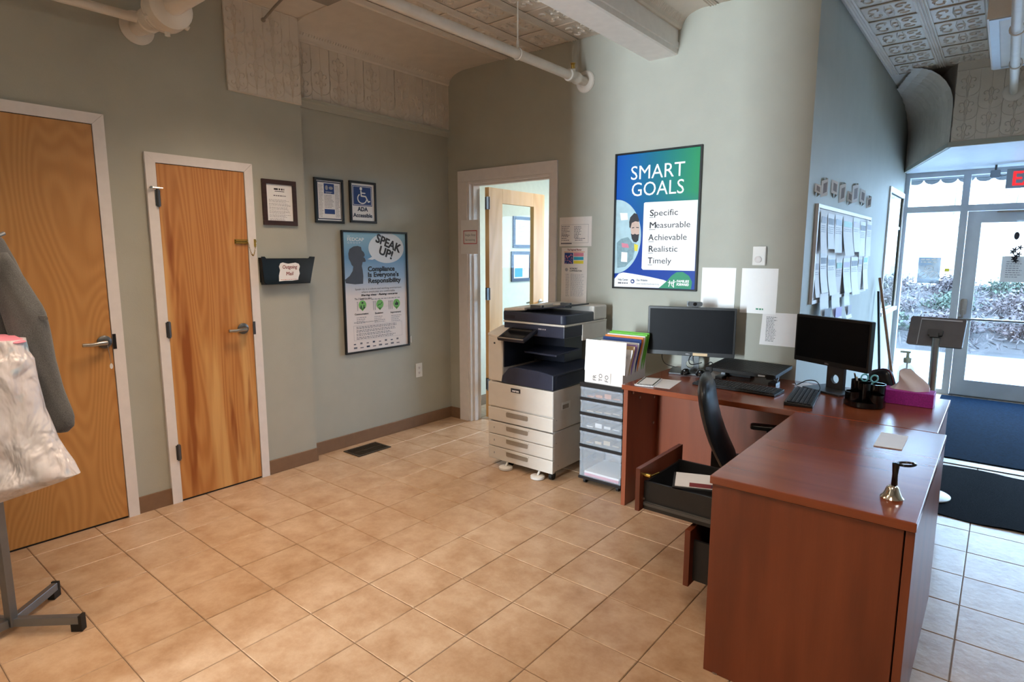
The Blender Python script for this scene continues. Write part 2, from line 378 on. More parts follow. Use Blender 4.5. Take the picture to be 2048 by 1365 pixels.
XL, XR, YB, XC = -1.99, -2.09, 2.33, .92      # left wall, recessed left wall, back wall, entrance side wall
LW = Pl((XL, 0, 0), (0, 1, 0), (0, 0, 1)); RW = Pl((XR, 0, 0), (0, 1, 0), (0, 0, 1))
BW = Pl((0, YB, 0), (1, 0, 0), (0, 0, 1)); EW = Pl((XC, 0, 0), (0, 1, 0), (0, 0, 1))
ZC = 3.10; YF = 6.45; XE = 4.6; YR = -7.0

# ================================================================== SETTING
T = .3075
fl = struct(BX(-2.7, XE+.2, YR-.2, 6.7, -.12, -.004).build('floor', 'grout'))
G = .0035
def tile_mesh():
    mb = MB(); a = T/2-G/2; b = a-.0025
    mb.loft([[(-a, -a, -.02), (a, -a, -.02), (a, a, -.02), (-a, a, -.02)], [(-a, -a, -.0022), (a, -a, -.0022), (a, a, -.0022), (-a, a, -.0022)], [(-b, -b, 0), (b, -b, 0), (b, b, 0), (-b, b, 0)]])
    me = mb.mesh('tile'); me.materials.append(MATS['floor_tile']); return me
TM = tile_mesh(); rest = MB(); cells = []
for i in range(-9, 16):
    for j in range(-24, 22):
        x, y = (i+.5)*T, (j+.5)*T
        if x < XL-.12 or x > XE or y < YR or y > YF+.1: continue
        if x < XC and y > YB+.2 and not (-2.3 < x < -.6 and y < 4.5): continue
        v = Vector((x, y, 0))-CAM; d = v.dot(_f)
        vis = False
        if d > .3:
            u_, w_ = v.dot(_r)/d*FPX+1024, 682.5-v.dot(_u)/d*FPX
            vis = -150 < u_ < 2200 and 400 < w_ < 1560
        if 1.3 < x < 1.6 and .7 < y < 2.2: vis = False
        cells.append((0 if vis else 1, d, x, y))
cells.sort()
for k, (nv, d, x, y) in enumerate(cells):
    if k < 300 and nv == 0:
        o = bpy.data.objects.new('tile', TM); COL.objects.link(o); o.parent = fl; o.location = (x, y, random.uniform(-.0007, .0004))
    else:
        a = T/2-G/2; rest.box(x-a, x+a, y-a, y+a, -.02, 0)
ro = rest.build('tile_remainder', 'floor_tile', fl); ro['kind'] = 'stuff'

H = 3.3
wl_ = struct(MB().box(XL-.25, XL, YR, .815, 0, H).build('wall_left', 'wall_sage'))
struct(MB().box(XR-.2, XR, .815, YB+.12, 0, H).build('wall_left_recess', 'wall_sage'))
DX0, DX1, DZ = -1.845, -.945, 2.155
mb = MB().box(XR, DX0, YB, YB+.12, 0, H).box(DX1, XC, YB, YB+.12, 0, H).box(DX0, DX1, YB, YB+.12, DZ, H)
struct(mb.build('wall_back', 'wall_sage'))
WY0, WY1, WZ0, WZ1 = 5.42, 6.40, .95, 2.14
mb = MB().box(XC-.12, XC, YB+.12, WY0-.6, 0, H).box(XC-.05, XC, WY0-.6, WY0, 0, H).box(XC-.02, XC, WY1, YF+.1, 0, H).box(XC-.02, XC, WY0, WY1, 0, WZ0).box(XC-.02, XC, WY0, WY1, WZ1, H)
struct(mb.build('wall_right', 'wall_sage'))
struct(BX(XE, XE+.2, YR, YF+.1, 0, H).build('wall_far_right', 'wall_sage'))
# rear of the room behind the camera: glazed door opening, and an added unseen partition blocking rear daylight left and right
mb = MB().box(XL, -.6, YR-.2, YR, 0, H).box(0, XE, YR-.2, YR, 0, H).box(-.6, 0, YR-.2, YR, 2.65, H).box(-.6, 0, YR-.2, YR, 0, .25)
struct(mb.build('wall_rear', 'wall_sage'))
struct(MB().box(XL, -.42, -2.42, -2.3, 0, H).box(.22, XE, -2.42, -2.3, 0, H).build('wall_occluder', 'wall_sage'))
struct(BX(XR-.2, XE+.2, YR-.2, 6.9, ZC, ZC+.15).build('ceiling', 'tin_white'))
ceil = bpy.data.objects['ceiling']; XO = XC-.05
# office shell beyond the open door
mb = MB().box(-2.55, -2.45, YB+.12, YF, 0, 2.7).box(XL, XC-.12, YB+.12, YB+.13, DZ+.1, 2.7).box(DX1+.06, XC-.12, YB+.12, YB+.13, 0, 2.7).box(-2.45, DX0-.06, YB+.12, YB+.13, 0, 2.7)
mb.box(-2.45, -1.6, YF, YF+.1, 0, 2.7).box(-1.6, .9, YF, YF+.1, 0, .8).box(-1.6, .9, YF, YF+.1, 2.2, 2.7)
struct(mb.build('wall_office', 'wall_pale'))
struct(BX(-2.55, XC-.05, YB+.12, YF+.1, 2.7, 2.76).build('ceiling_office', 'office_panel'))
w4 = struct(MB().box(-1.6, -1.55, YF, YF+.06, .8, 2.2).box(.892, .9, YF, YF+.06, .8, 2.2).box(-.55, -.5, YF, YF+.06, .8, 2.2).box(-1.55, .892, YF, YF+.06, .8, .85).box(-1.55, .892, YF, YF+.06, 2.15, 2.2).build('window_2', 'trim_white'))
MB().box(-1.55, .892, YF+.025, YF+.03, .85, 2.15).build('pane', 'glass', w4)

# baseboards
struct(MB().box(XL, XL+.012, .432, .815, 0, .1).box(XR, XL+.012, .815, .822, 0, .1).build('baseboard_left', 'baseboard_brown', bevel=.003))
struct(BX(XL, XL+.012, -.388, -.2, 0, .1).build('baseboard_left_between_doors', 'baseboard_brown'))
struct(BX(XR, XR+.012, .822, YB, 0, .1).build('baseboard_left_recess', 'baseboard_brown', bevel=.003))
struct(MB().box(XR+.012, -1.955, YB-.012, YB, 0, .1).build('baseboard_back', 'baseboard_brown'))
struct(MB().box(-.885, XC+.012, YB-.012, YB, 0, .1).box(XC, XC+.012, YB-.012, YF, 0, .1).build('baseboard_right', 'baseboard_brown'))

# ---- embossed tin
def ridge(mb, pts, w=.004, h=.004):
    """pts in (a,b); triangular ridge proud along +c"""
    P = [Vector((a, b, 0)) for a, b in pts]; vs = []
    for i, p in enumerate(P):
        d = (P[min(i+1, len(P)-1)]-P[max(i-1, 0)]).normalized(); s_ = Vector((-d.y, d.x, 0))*w
        vs += [p+s_, p+Vector((0, 0, h)), p-s_]
    fs = []
    for i in range(len(P)-1):
        a = i*3; fs += [(a, a+1, a+4, a+3), (a+1, a+2, a+5, a+4)]
    mb.add(vs, fs)
def spiral(cx, cy, r, t0, t1, n=9, k=.35): return [(cx+r*(1-(1-k)*i/(n-1))*math.cos(t0+(t1-t0)*i/(n-1)), cy+r*(1-(1-k)*i/(n-1))*math.sin(t0+(t1-t0)*i/(n-1))) for i in range(n)]
def fleur(mb, cx, cy, s):
    ridge(mb, ell(cx, cy+.25*s, .13*s, .3*s, 10)+[(cx+.13*s, cy+.25*s)], .0035, .007)
    for g in (-1, 1):
        ridge(mb, spiral(cx+g*.3*s, cy+.2*s, .2*s, PI/2-g*PI/2+PI, PI/2-g*PI/2+PI-g*4.6), .0035, .007)
        ridge(mb, spiral(cx+g*.26*s, cy-.2*s, .15*s, PI/2-g*PI/2+PI, PI/2-g*PI/2+PI+g*4.4), .003, .006)
        ridge(mb, [(cx+g*.06*s, cy-.5*s), (cx+g*.1*s, cy-.2*s), (cx+g*.06*s, cy)], .003, .006)
def frieze_mesh(w, h, ncol=2):
    mb = MB(); mb.add([(0, 0, 0), (w, 0, 0), (w, h, 0), (0, h, 0)], [(0, 1, 2, 3)])
    cw = w/ncol; nr = max(2, round(h/.17)); ch = h/nr
    for i in range(ncol):
        for j in range(nr):
            cx = cw*(i+.5); cy = ch*(j+.42)+(ch*.38 if i % 2 else 0)
            if cy+.05 > h or cy-.06 < 0: continue
            fleur(mb, cx, cy, .115)
            y0 = max(.004, cy-.11)
            for g in (-1, 1):           # lyre curves from the stem up to the neighbours
                arc = [(cx+g*(.012+cw*.44*math.sin(t)), y0+.012+.055*(1-math.cos(t))) for t in [PI/2*k/6 for k in range(7)]]
                ridge(mb, arc+[(arc[-1][0], min(h-.004, arc[-1][1]+.05))], .0022, .005)
            ridge(mb, [(cx-.004, y0), (cx-.004, cy-.05)], .002, .004); ridge(mb, [(cx+.005, y0), (cx+.005, cy-.05)], .002, .004)
    for q in range(ncol*2+1): ridge(mb, [(w*q/(ncol*2), 0), (w*q/(ncol*2), h)], .0018, .003)
    ridge(mb, [(0, h-.004), (w, h-.004)], .004, .005); ridge(mb, [(0, .004), (w, .004)], .004, .005)
    me = mb.mesh('tin_panel'); me.materials.append(MATS['tin_white']); return me
def put(name, me, parent, M):
    o = bpy.data.objects.new(name, me); COL.objects.link(o); o.parent = parent; o.matrix_local = M; return o
def axes(o, r, u):
    pl = Pl(o, r, u); return pl.M()
# the proud tin-clad bulkhead on the left wall
pier = struct(BX(XL, XL+.012, .31, .815, 2.54, ZC).build('trim_1', 'tin_white'))
fm = frieze_mesh(.252, .56)
for k in range(2): put('tin_panel', fm, pier, axes((XL+.0135, .31+.2525*k, 2.54), (0, 1, 0), (0, 0, 1)))
fr = struct(BX(XR, XR+.012, .815, YB, 2.615, 3.0).build('trim_2', 'tin_white'))
fm = frieze_mesh(.303, .385)
for k in range(5): put('tin_panel', fm, fr, axes((XR+.0135, .815+.303*k, 2.615), (0, 1, 0), (0, 0, 1)))
def extrude_y(prof, y0, y1):     # prof of (x,z)
    return MB().loft([[Vector((x, y0, z)) for x, z in prof], [Vector((x, y1, z)) for x, z in prof]])
struct(extrude_y([(XR, 2.555), (XR+.012, 2.555), (XR+.02, 2.572), (XR+.024, 2.588), (XR+.034, 2.598), (XR+.036, 2.615), (XR, 2.615)], .815, YB).build('trim_3', 'wall_sage'))
cove = [(XR+.03+.20*(1-math.cos(t)), 3.005+.088*math.sin(t)) for t in [PI/2*k/10 for k in range(11)]]
prof = [(XR, 2.99), (XR+.022, 2.99), (XR+.03, 3.0)]+cove+[(-1.47, 3.095), (-1.455, 3.088), (-1.44, 3.095), (-1.44, ZC), (XR, ZC)]
cv = struct(extrude_y(prof, .815, YB).build('trim_4', 'tin_white', smooth=True, ang=35))
mb = MB(); y = .83                 # row of small dentil reeds in the cornice
while y < YB-.01:
    for k in (1, 2, 3):
        x, z = cove[k]; x2, z2 = cove[k+1]
        if k == 2: mb.add([(x+.004, y, z-.004), (x2+.004, y, z2-.004), (x2+.004, y+.008, z2-.004), (x+.004, y+.008, z-.004), (x, y-.004, z), (x2, y-.004, z2), (x2, y+.012, z2), (x, y+.012, z)], [(0, 1, 2, 3), (4, 5, 1, 0), (3, 2, 6, 7)])
    y += .022
mb.build('dentil_moulding', 'tin_white', cv)['kind'] = 'stuff'
# beam
beam = struct(extrude_y([(-.137, 2.832), (.062, 2.832), (.062, 2.985), (-.137, ZC), ] if False else [(-.137, 2.832), (.05, 2.832), (.062, 2.838), (.062, 2.87), (.068, 2.874), (.068, 2.91), (.062, 2.914), (.062, ZC), (-.137, ZC)], YR, YB).build('trim_5', 'beam_white'))
cp = [(.062, 2.985), (.075, 2.985), (.085, 2.995)]+[(.085+.15*(1-math.cos(t)), 2.998+.09*math.sin(t)) for t in [PI/2*k/8 for k in range(9)]]+[(.30, 3.085), (.30, ZC), (.062, ZC)]
cb = struct(extrude_y(cp, YR, YB).build('trim_6', 'tin_white', smooth=True, ang=35))
mb = MB(); y = .5
while y < YB-.01:
    mb.add([(.0905, y, 3.015), (.115, y, 3.05), (.115, y+.007, 3.05), (.0905, y+.007, 3.015), (.0845, y-.003, 3.018), (.109, y-.003, 3.058), (.109, y+.01, 3.058), (.0845, y+.01, 3.018)], [(0, 1, 2, 3), (4, 5, 1, 0), (3, 2, 6, 7)]); y += .018
mb.build('dentil_moulding', 'tin_white', cb)['kind'] = 'stuff'
# ceiling panels (pattern faces down: r=+x, u=-y so that n=-z)
def ceil_mesh(w, h, rib):
    mb = MB(); mb.add([(0, 0, 0), (w, 0, 0), (w, h, 0), (0, h, 0)], [(0, 1, 2, 3)])
    a0 = rib; m = .018
    for s0, s1, hh in ((a0+.006, .008, .007), (a0+m, m, .012)):
        mb.add([(a0, 0, 0), (w, 0, 0), (w, h, 0), (a0, h, 0), (s0, s1, hh), (w-s1, s1, hh), (w-s1, h-s1, hh), (s0, h-s1, hh)], [(0, 1, 5, 4), (1, 2, 6, 5), (2, 3, 7, 6), (3, 0, 4, 7)]) if s1 == .008 else None
    b = MB(); cx, cy = (a0+w)/2, h/2; s = min(w-a0, h)
    for g in (-1, 1):
        for f in (-1, 1):
            ridge(b, spiral(cx+g*.24*s, cy+f*.2*s, .14*s, PI/2-g*PI/2+f*.6, PI/2-g*PI/2+f*.6+g*f*4.8), .005, .008)
        ridge(b, [(cx+g*.05*s, cy-.36*s), (cx+g*.09*s, cy), (cx+g*.05*s, cy+.36*s)], .004, .008)
        ridge(b, [(cx+g*.4*s, cy-.1*s), (cx+g*.3*s, cy), (cx+g*.4*s, cy+.1*s)], .004, .007)
    ridge(b, ell(cx, cy, .07*s, .15*s, 10)+[(cx+.07*s, cy)], .005, .009)
    mb.add(b.v, b.f)
    for k in range(3): ridge(mb, [(rib*(.2+.3*k), 0), (rib*(.2+.3*k), h)], .006, .009)
    me = mb.mesh('tin_panel'); me.materials.append(MATS['tin_white']); return me
cm = ceil_mesh(.34, .30, .055)
for i in range(9):
    for j in range(13):
        x, y = .30+.34*i-.038, 4.75-.30*j
        if x > 3.2 or y < .9 or (x < XC-.1 and y > YB+.02): continue
        put('tin_panel', cm, ceil, axes((x, y, ZC-.022 if x > XC-.4 else ZC-.012), (1, 0, 0), (0, -1, 0)))
cm2 = ceil_mesh(.325, .32, .07)
for i in range(4):
    for j in range(11):
        put('tin_panel', cm2, ceil, axes((-1.44+.3256*i, YB-.32*j, ZC-.004), (1, 0, 0), (0, -1, 0)))
struct(BX(XC, XE, YB, YB+.03, ZC-.03, ZC).build('trim_7', 'tin_white'))
# bulkhead above the entrance
bk = struct(MB().prism([(XC, 6.36, 2.42), (1.418, 4.70, 2.42), (XE, 4.70, 2.42), (XE, YF+.1, 2.42), (XC, YF+.1, 2.42)], (0, 0, ZC-2.42)).build('trim_8', 'tin_white'))
struct(MB().prism([(XC+.01, 6.36, 2.412), (1.425, 4.71, 2.412), (XE, 4.71, 2.412), (XE, YF, 2.412), (XC+.01, YF, 2.412)], (0, 0, .0075)).build('trim_17', 'alu_paint'))
bf = struct(BX(1.418, XE, 4.688, 4.70, 2.44, ZC).build('trim_9', 'tin_white'))
fm = frieze_mesh(.31, .56)
for k in range(7): put('tin_panel', fm, bf, axes((1.42+.31*k, 4.687, 2.45), (1, 0, 0), (0, 0, 1)))
struct(MB().box(1.40, XE, 4.67, 4.70, 2.41, 2.45).prism([(XC, 6.36, 2.41), (1.418, 4.70, 2.41), (1.40, 4.67, 2.41), (XC, 6.30, 2.41)], (0, 0, .035)).build('trim_10', 'wall_sage'))
# diagonal reeded cove between side wall and bulkhead
dA, dB = Vector((XC, 6.36, 0)), Vector((1.418, 4.70, 0)); dd = (dB-dA).normalized(); dn = Vector((dd.y, -dd.x, 0)); dn = dn if dn.x < 0 or dn.y < 0 else -dn
dn = Vector((-abs(dd.y), -abs(dd.x), 0)).normalized()
L = (dB-dA).length; rings = []; nr = 120
for k in range(nr+1):
    t = L*k/nr; off = .012*(k % 2)+.005*math.sin(k*.9); base = dA+dd*t
    row = []
    for q in range(12):
        if q < 5: z, o_ = 2.44+.30*q/4, .004
        else: th = PI/2*(q-4)/7; z, o_ = 2.74+.33*math.sin(th), .004+.30*(1-math.cos(th))
        o2 = o_+off; p = base+dn*o2; p.x = max(p.x, XC+.001); row.append(Vector((p.x, p.y, z)))
    rings.append(row)
rd = struct(MB().loft(rings, closed=False, cap=False).build('trim_11', 'tin_white'))

# ---- storefront
def sf_frame(mb, x0, x1, z0, z1): mb.box(x0, x1, YF, YF+.1, z0, z1)
mb = MB(); sf_frame(mb, XC, .965, 0, 2.42); sf_frame(mb, 1.44, 1.505, 0, 2.42); sf_frame(mb, 2.45, 2.515, 0, 2.42); sf_frame(mb, 3.5, 3.56, 0, 2.42); sf_frame(mb, XE-.06, XE, 0, 2.42)
for x0, x1 in ((.965, 1.44), (1.505, 2.45), (2.515, 3.5), (3.56, XE-.06)):
    sf_frame(mb, x0, x1, 2.36, 2.42); sf_frame(mb, x0, x1, 1.985, 2.05)
    if x0 != 1.505: sf_frame(mb, x0, x1, 0, .05)
win = struct(mb.build('window_1', 'alu'))
for x0, x1 in ((.965, 1.44), (2.515, 3.5), (3.56, XE-.06)): BX(x0, x1, YF+.045, YF+.052, .05, 1.985).build('pane', 'glass', win)
for x0, x1 in ((.965, 1.44), (1.505, 2.45), (2.515, 3.5), (3.56, XE-.06)): BX(x0, x1, YF+.045, YF+.052, 2.05, 2.36).build('pane', 'glass', win)
d4 = struct(MB().box(1.51, 1.63, YF+.01, YF+.06, .012, 1.98).box(2.33, 2.445, YF+.01, YF+.06, .012, 1.98).box(1.63, 2.33, YF+.01, YF+.06, .012, .18).box(1.63, 2.33, YF+.01, YF+.06, 1.86, 1.98).build('door_4', 'alu'))
BX(1.63, 2.33, YF+.03, YF+.038, .18, 1.86).build('pane', 'glass', d4)
MB().cyl((1.53, YF-.05, .845), (2.42, YF-.05, .845), .014, n=10).box(1.52, 1.56, YF-.06, YF+.01, .82, .87).box(2.39, 2.43, YF-.06, YF+.01, .82, .87).build('push_bar', 'steel', d4, smooth=True)
MB().rbox(1.525, 1.585, YF-.035, YF+.01, .89, 1.06, .02, axis='y').box(1.545, 1.565, YF-.06, YF-.03, .86, .95).build('latch_plate', 'steel', d4, smooth=True)
MB().rbox(1.91, 2.15, YF-.06, YF+.01, 1.87, 1.94, .01, axis='y').build('door_closer', 'alu_paint', d4)
MB().box(1.75, 2.05, YF-.04, YF-.03, 1.955, 1.975).build('closer_arm', 'steel', d4)
struct(BX(1.505, 2.45, YF-.02, YF+.12, -.002, .012).build('trim_12', 'dark_steel'))
# interior window in the entrance side wall
wi = struct(MB().box(XC-.055, XC+.015, WY0-.05, WY0, WZ0-.03, WZ1+.05).box(XC-.022, XC+.012, WY1, WY1+.04, WZ0-.03, WZ1+.05).box(XC-.055, XC+.015, WY0, WY1, WZ1, WZ1+.05).box(XC-.055, XC+.03, WY0-.05, WY1+.05, WZ0-.04, WZ0).build('window_3', 'trim_white'))
BX(XC-.014, XC-.01, WY0, WY1, WZ0, WZ1).build('pane', 'glass', wi)
MB().box(XC-.018, XC-.004, WY0, WY1, 1.80, 1.83).build('sash', 'alu', wi)

# ---- doors on the left wall
def lever(door, pl, a, b, s):
    """rosette + lever (s=-1 points to smaller a), two parts on the door"""
    h0 = .022
    k = MB().lathe([(.036, 0), (.036, .006), (.026, .012), (.018, .014), (.016, .045), (0, .046)], pl.p(a, b, h0), pl.n, 24).build('lock_rosette', 'dark_steel', door, smooth=True)
    pts = [pl.p(a, b, h0+.045), pl.p(a+s*.03, b, h0+.052), pl.p(a+s*.07, b-.004, h0+.05), pl.p(a+s*.115, b-.002, h0+.046)]
    MB().tube(pts, [.013, .012, .011, .01], 10).build('lever_handle', 'steel', door, smooth=True)
    MB().box(-.001, .001, -.001, .001, -.001, .001)
def hinge(door, pl, a, b):
    MB().cyl(pl.p(a, b-.05, .026), pl.p(a, b+.05, .026), .009, n=10).prism(pl.rect(a-.014, b-.045, a+.014, b+.045, .020), pl.n*.004).build('hinge', 'dark_steel', door, smooth=True)
def closed_door(name, trimname, y0, y1, zt, mt, tw, lastm):
    t = MB(); pl = LW
    for a0, b0, a1, b1 in ((y0-tw, 0, y0, zt+tw), (y1, 0, y1+tw, zt+tw)):
        t.prism(pl.rect(a0, b0, a1, zt, 0), pl.n*.02)
    t.prism([pl.p(y0-tw, zt), pl.p(y0, zt), pl.p(y0-tw, zt+tw)], pl.n*.02).prism([pl.p(y0, zt), pl.p(y0, zt+.0001), pl.p(y0-tw, zt+tw)], pl.n*.02)
    t.prism([pl.p(y1, zt), pl.p(y1+tw, zt), pl.p(y1+tw, zt+tw)], pl.n*.02)
    t.prism([pl.p(y0+.0008, zt), pl.p(y1-.0008, zt), pl.p(y1+tw-.0012, zt+tw), pl.p(y0-tw+.0012, zt+tw)], pl.n*.019)
    for a in (y0-tw+.016, y1+tw-.012):
        for b in (.03, .045): pass
    struct(t.build(trimname, 'trim_white', bevel=.0015))
    d = struct(MB().prism(pl.rect(y0+.003, .012, y1-.003, zt-.004, .002), pl.n*.012).build(name, mt))
    MB().prism(pl.rect(y0, 0, y1, .011, .001), pl.n*.006).prism(pl.rect(y0, zt-.0035, y1, zt, .001), pl.n*.005).build('door_gap_shadow', 'rubber', d)  # dark strips standing in for shade in the gaps below and above the leaf
    return d
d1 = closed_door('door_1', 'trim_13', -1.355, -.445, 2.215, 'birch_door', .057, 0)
lever(d1, LW, -.487, 1.045, -1)
MB().prism(LW.rect(-.445, 1.0, -.428, 1.085, .02), LW.n*.003).build('strike_plate', 'black_plastic', d1)
mb = MB().tube([LW.p(-.487, 1.035, .07), LW.p(-.484, 1.0, .072), LW.p(-.478, .93, .07)], .0012, 5)
mb.build('key_string', 'steel', d1); MB().prism([LW.p(a, b, .066) for a, b in ell(-.477, .913, .008, .016, 12)], LW.n*.003).build('key_tag', 'plastic_white', d1)
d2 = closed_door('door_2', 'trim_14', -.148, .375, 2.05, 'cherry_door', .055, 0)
lever(d2, LW, .302, 1.045, -1)
MB().prism(LW.rect(.372, 1.0, .388, 1.085, .02), LW.n*.003).build('strike_plate', 'dark_steel', d2)
for z in (1.85, 1.08, .32): hinge(d2, LW, -.15, z)
MB().cyl(LW.p(-.19, 1.905, .034), LW.p(-.125, 1.905, .034), .005, n=8).cyl(LW.p(-.19, 1.905, .034), LW.p(-.19, 1.905, .05), .008, n=8).build('hinge_door_stop', 'chrome', d2, smooth=True)
MB().prism(LW.rect(.285, 1.594, .372, 1.622, .014), LW.n*.006).cyl(LW.p(.29, 1.614, .024), LW.p(.368, 1.614, .024), .005, n=8).cyl(LW.p(.29, 1.601, .024), LW.p(.368, 1.601, .024), .005, n=8).build('chain_track', 'brass', d2, smooth=True)
mb = MB()
for k in range(15):
    t = k/14; a = .365+.055*t; b = 1.60-.085*math.sin(PI*t**1.1)+.01*t
    t2 = (k+1)/14; tl = t+.5/14
    c0 = LW.p(a, b, .034); ring = []
    dv = LW.r*(.055)+LW.u*(-.085*PI*1.1*math.cos(PI*t**1.1)*max(t, .02)**.1); dv.normalize(); sv = dv.cross(LW.n) if k % 2 else LW.n
    loop = [c0+dv*.0065*math.cos(q)+sv*.004*math.sin(q) for q in [2*PI*i/8 for i in range(9)]]
    mb.tube(loop, .0013, 5)
mb.build('chain', 'brass', d2)
MB().prism(LW.rect(.412, 1.575, .424, 1.625, .02), LW.n*.006).build('chain_anchor', 'brass', d2)

# ---- open office door
t = MB(); pl = BW
t.prism(pl.rect(-1.955, 0, DX0, DZ, 0), pl.n*.02).prism(pl.rect(DX1, 0, -.885, DZ, 0), pl.n*.02).prism(pl.rect(-1.955, DZ, -.885, 2.25, 0), pl.n*.02)
t.box(DX0, DX0+.02, YB-.01, YB+.13, 0, DZ).box(DX1-.02, DX1, YB-.01, YB+.13, 0, DZ).box(DX0+.02, DX1-.02, YB-.01, YB+.13, DZ-.02, DZ)
t.box(DX0+.02, DX0+.035, YB+.03, YB+.075, 0, DZ-.02).box(DX1-.035, DX1-.02, YB+.03, YB+.075, 0, DZ-.02).box(DX0+.035, DX1-.035, YB+.03, YB+.075, DZ-.035, DZ-.02)
struct(t.build('trim_15', 'trim_white', bevel=.002))
HG = Vector((-1.80, 2.50, 0)); ang = math.radians(92.8)
d3 = bpy.data.objects.new('door_3', None); COL.objects.link(d3); d3.location = HG; d3.rotation_euler = (0, 0, ang); struct(d3)
WM[d3.name] = Matrix.LocRotScale(HG, d3.rotation_euler.copy(), None)
mb = MB().box(0, .20, -.045, 0, .012, 2.12).box(.71, .9, -.045, 0, .012, 2.12).box(.20, .71, -.045, 0, 1.99, 2.12).box(.20, .71, -.045, 0, .012, .5)
mb.build('leaf', 'maple_door', d3, local=True, bevel=.002)
BX(.20, .71, -.026, -.02, .5, 1.99).build('pane', 'glass_frame', d3, local=True)
LP = Pl(HG, (math.cos(ang), math.sin(ang), 0), (0, 0, 1))
for s, y in ((1, 0.0), (-1, -.045)):
    n_ = Vector((0, s, 0))
    MB().lathe([(.034, 0), (.034, .006), (.016, .012), (.014, .05), (0, .051)], (.83, y, 1.04), n_, 20).tube([(.83, y+s*.045, 1.04), (.80, y+s*.05, 1.04), (.73, y+s*.047, 1.035)], [.012, .011, .009], 8).build('lever_handle', 'steel', d3, smooth=True, local=True)
for z in (1.98, 1.17, .33):
    MB().cyl((-.006, -.052, z-.055), (-.006, -.052, z+.055), .008, n=10).box(-.003, 0, -.045, -.002, z-.055, z+.055).box(-.045, -.006, -.055, -.052, z-.055, z+.055).build('hinge', 'dark_steel', d3, smooth=True, local=True)

# ================================================================== outdoors
struct(BX(-40, 60, 6.6, 9.3, -.14, -.1).build('sidewalk', 'concrete'))
struct(BX(-40, 60, 9.3, 60, -.2, -.14).build('street_ground', 'asphalt'))
bank = struct(MB().loft([[Vector((x, 11.0, -.14)), Vector((x, 12.2, .25)), Vector((x, 15, .7)), Vector((x, 18, .72)), Vector((x, 19, -.14))] for x in (-14, 18)]).build('planting_bank', 'earth'))
rn = random.Random(3)
def shrub(x, y, z, r, mt, label):
    t = thing('shrub', label, 'shrub', (x, y, z), group='shrubs on the bank outside')
    tw = MB(); lf = MB()
    for k in range(70):
        th = rn.uniform(0, 2*PI); el = rn.uniform(.15, 1.4); L_ = r*rn.uniform(.6, 1.1)
        d = Vector((math.cos(th)*math.cos(el), math.sin(th)*math.cos(el), math.sin(el)*.85))
        p1 = Vector((x, y, z-.03))+d*L_*.5+Vector((0, 0, .05)); p2 = Vector((x, y, z))+d*L_
        tw.tube([Vector((x, y, z-.03)), p1, p2], [.012, .008, .003], 3)
        for q in range(15):
            c = p1.lerp(p2, rn.random())+Vector((rn.gauss(0, .06), rn.gauss(0, .06), rn.gauss(0, .05))); s_ = rn.uniform(.025, .055)
            a = Vector((rn.gauss(0, 1), rn.gauss(0, 1), rn.gauss(0, 1))).normalized(); b = a.cross(Vector((rn.gauss(0, 1), rn.gauss(0, 1), rn.gauss(0, 1)))).normalized()
            lf.add([c-a*s_, c+b*s_*.5, c+a*s_, c-b*s_*.5], [(0, 1, 2, 3)])
    o = tw.build('stems', 'twig', t); o['kind'] = 'stuff'
    o = lf.build('foliage', mt, t); o['kind'] = 'stuff'
ordn = ['leftmost', 'second from left', 'third from left', 'rightmost']
for row, (yy, zz) in enumerate(((11.8, .1), (13.2, .34), (14.9, .55))):
    for k in range(4):
        kind = 'leaf_red' if (k*2+row) % 3 else 'leaf_green'
        shrub(.15-.15*row+1.05*k, yy+rn.uniform(-.15, .15), zz, rn.uniform(.5, .62), kind, 'leafy %s shrub outside on bank, %s row, %s' % ('reddish' if kind == 'leaf_red' else 'green', ['front', 'middle', 'back'][row], ordn[k]))
br = MB(); rb = random.Random(8)
for k in range(9000):
    x, y = rb.uniform(-2.5, 5), rb.uniform(11.0, 16.5); z = -.14+.39*min(1, (y-11)/1.2) if y < 12.2 else .25+.45*min(1, (y-12.2)/2.8)
    c = Vector((x, y, z+rb.uniform(0, .16))); a = Vector((rb.gauss(0, 1), rb.gauss(0, 1), abs(rb.gauss(.4, .8)))).normalized(); b_ = a.cross(Vector((rb.gauss(0, 1), rb.gauss(0, 1), rb.gauss(0, 1)))).normalized(); L_ = rb.uniform(.05, .13); w_ = rb.choice((.004, .004, .016))
    br.add([c-a*L_, c+b_*w_, c+a*L_, c-b_*w_], [(0, 1, 2, 3)])
o = br.build('ground_brush', 'twig'); o['kind'] = 'stuff'; tag(o, 'dry twiggy brush covering the planted bank outside', 'brush')
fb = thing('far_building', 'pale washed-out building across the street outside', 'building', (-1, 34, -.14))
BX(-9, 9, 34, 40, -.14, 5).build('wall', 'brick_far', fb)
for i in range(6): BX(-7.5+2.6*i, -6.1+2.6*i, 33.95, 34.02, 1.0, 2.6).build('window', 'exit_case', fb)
def car(x, y, mt, label):
    t = thing('parked_car', label, 'car', (x, y, -.14))
    pr = [(-2.1, .25), (-2.1, .7), (-1.4, .82), (-.8, 1.35), (.7, 1.38), (1.3, .9), (2.1, .8), (2.15, .3)]
    MB().prism([(x+a, y-.8, -.14+b) for a, b in pr], (0, 1.6, 0)).build('body', mt, t)
    MB().prism([(x+a, y-.82, -.14+b) for a, b in [(-1.25, .85), (-.74, 1.28), (.64, 1.30), (1.1, .9)]], (0, .03, 0)).build('side_window', 'car_dark', t)
    for a in (-1.35, 1.35): MB().cyl((x+a, y-.85, .19), (x+a, y-.6, .19), .33, n=18).build('wheel', 'rubber', t)
car(-1.4, 22.5, 'car_white', 'white car parked across the street behind the shrubs'); car(4.2, 23, 'car_dark', 'dark car parked across the street behind the shrubs')
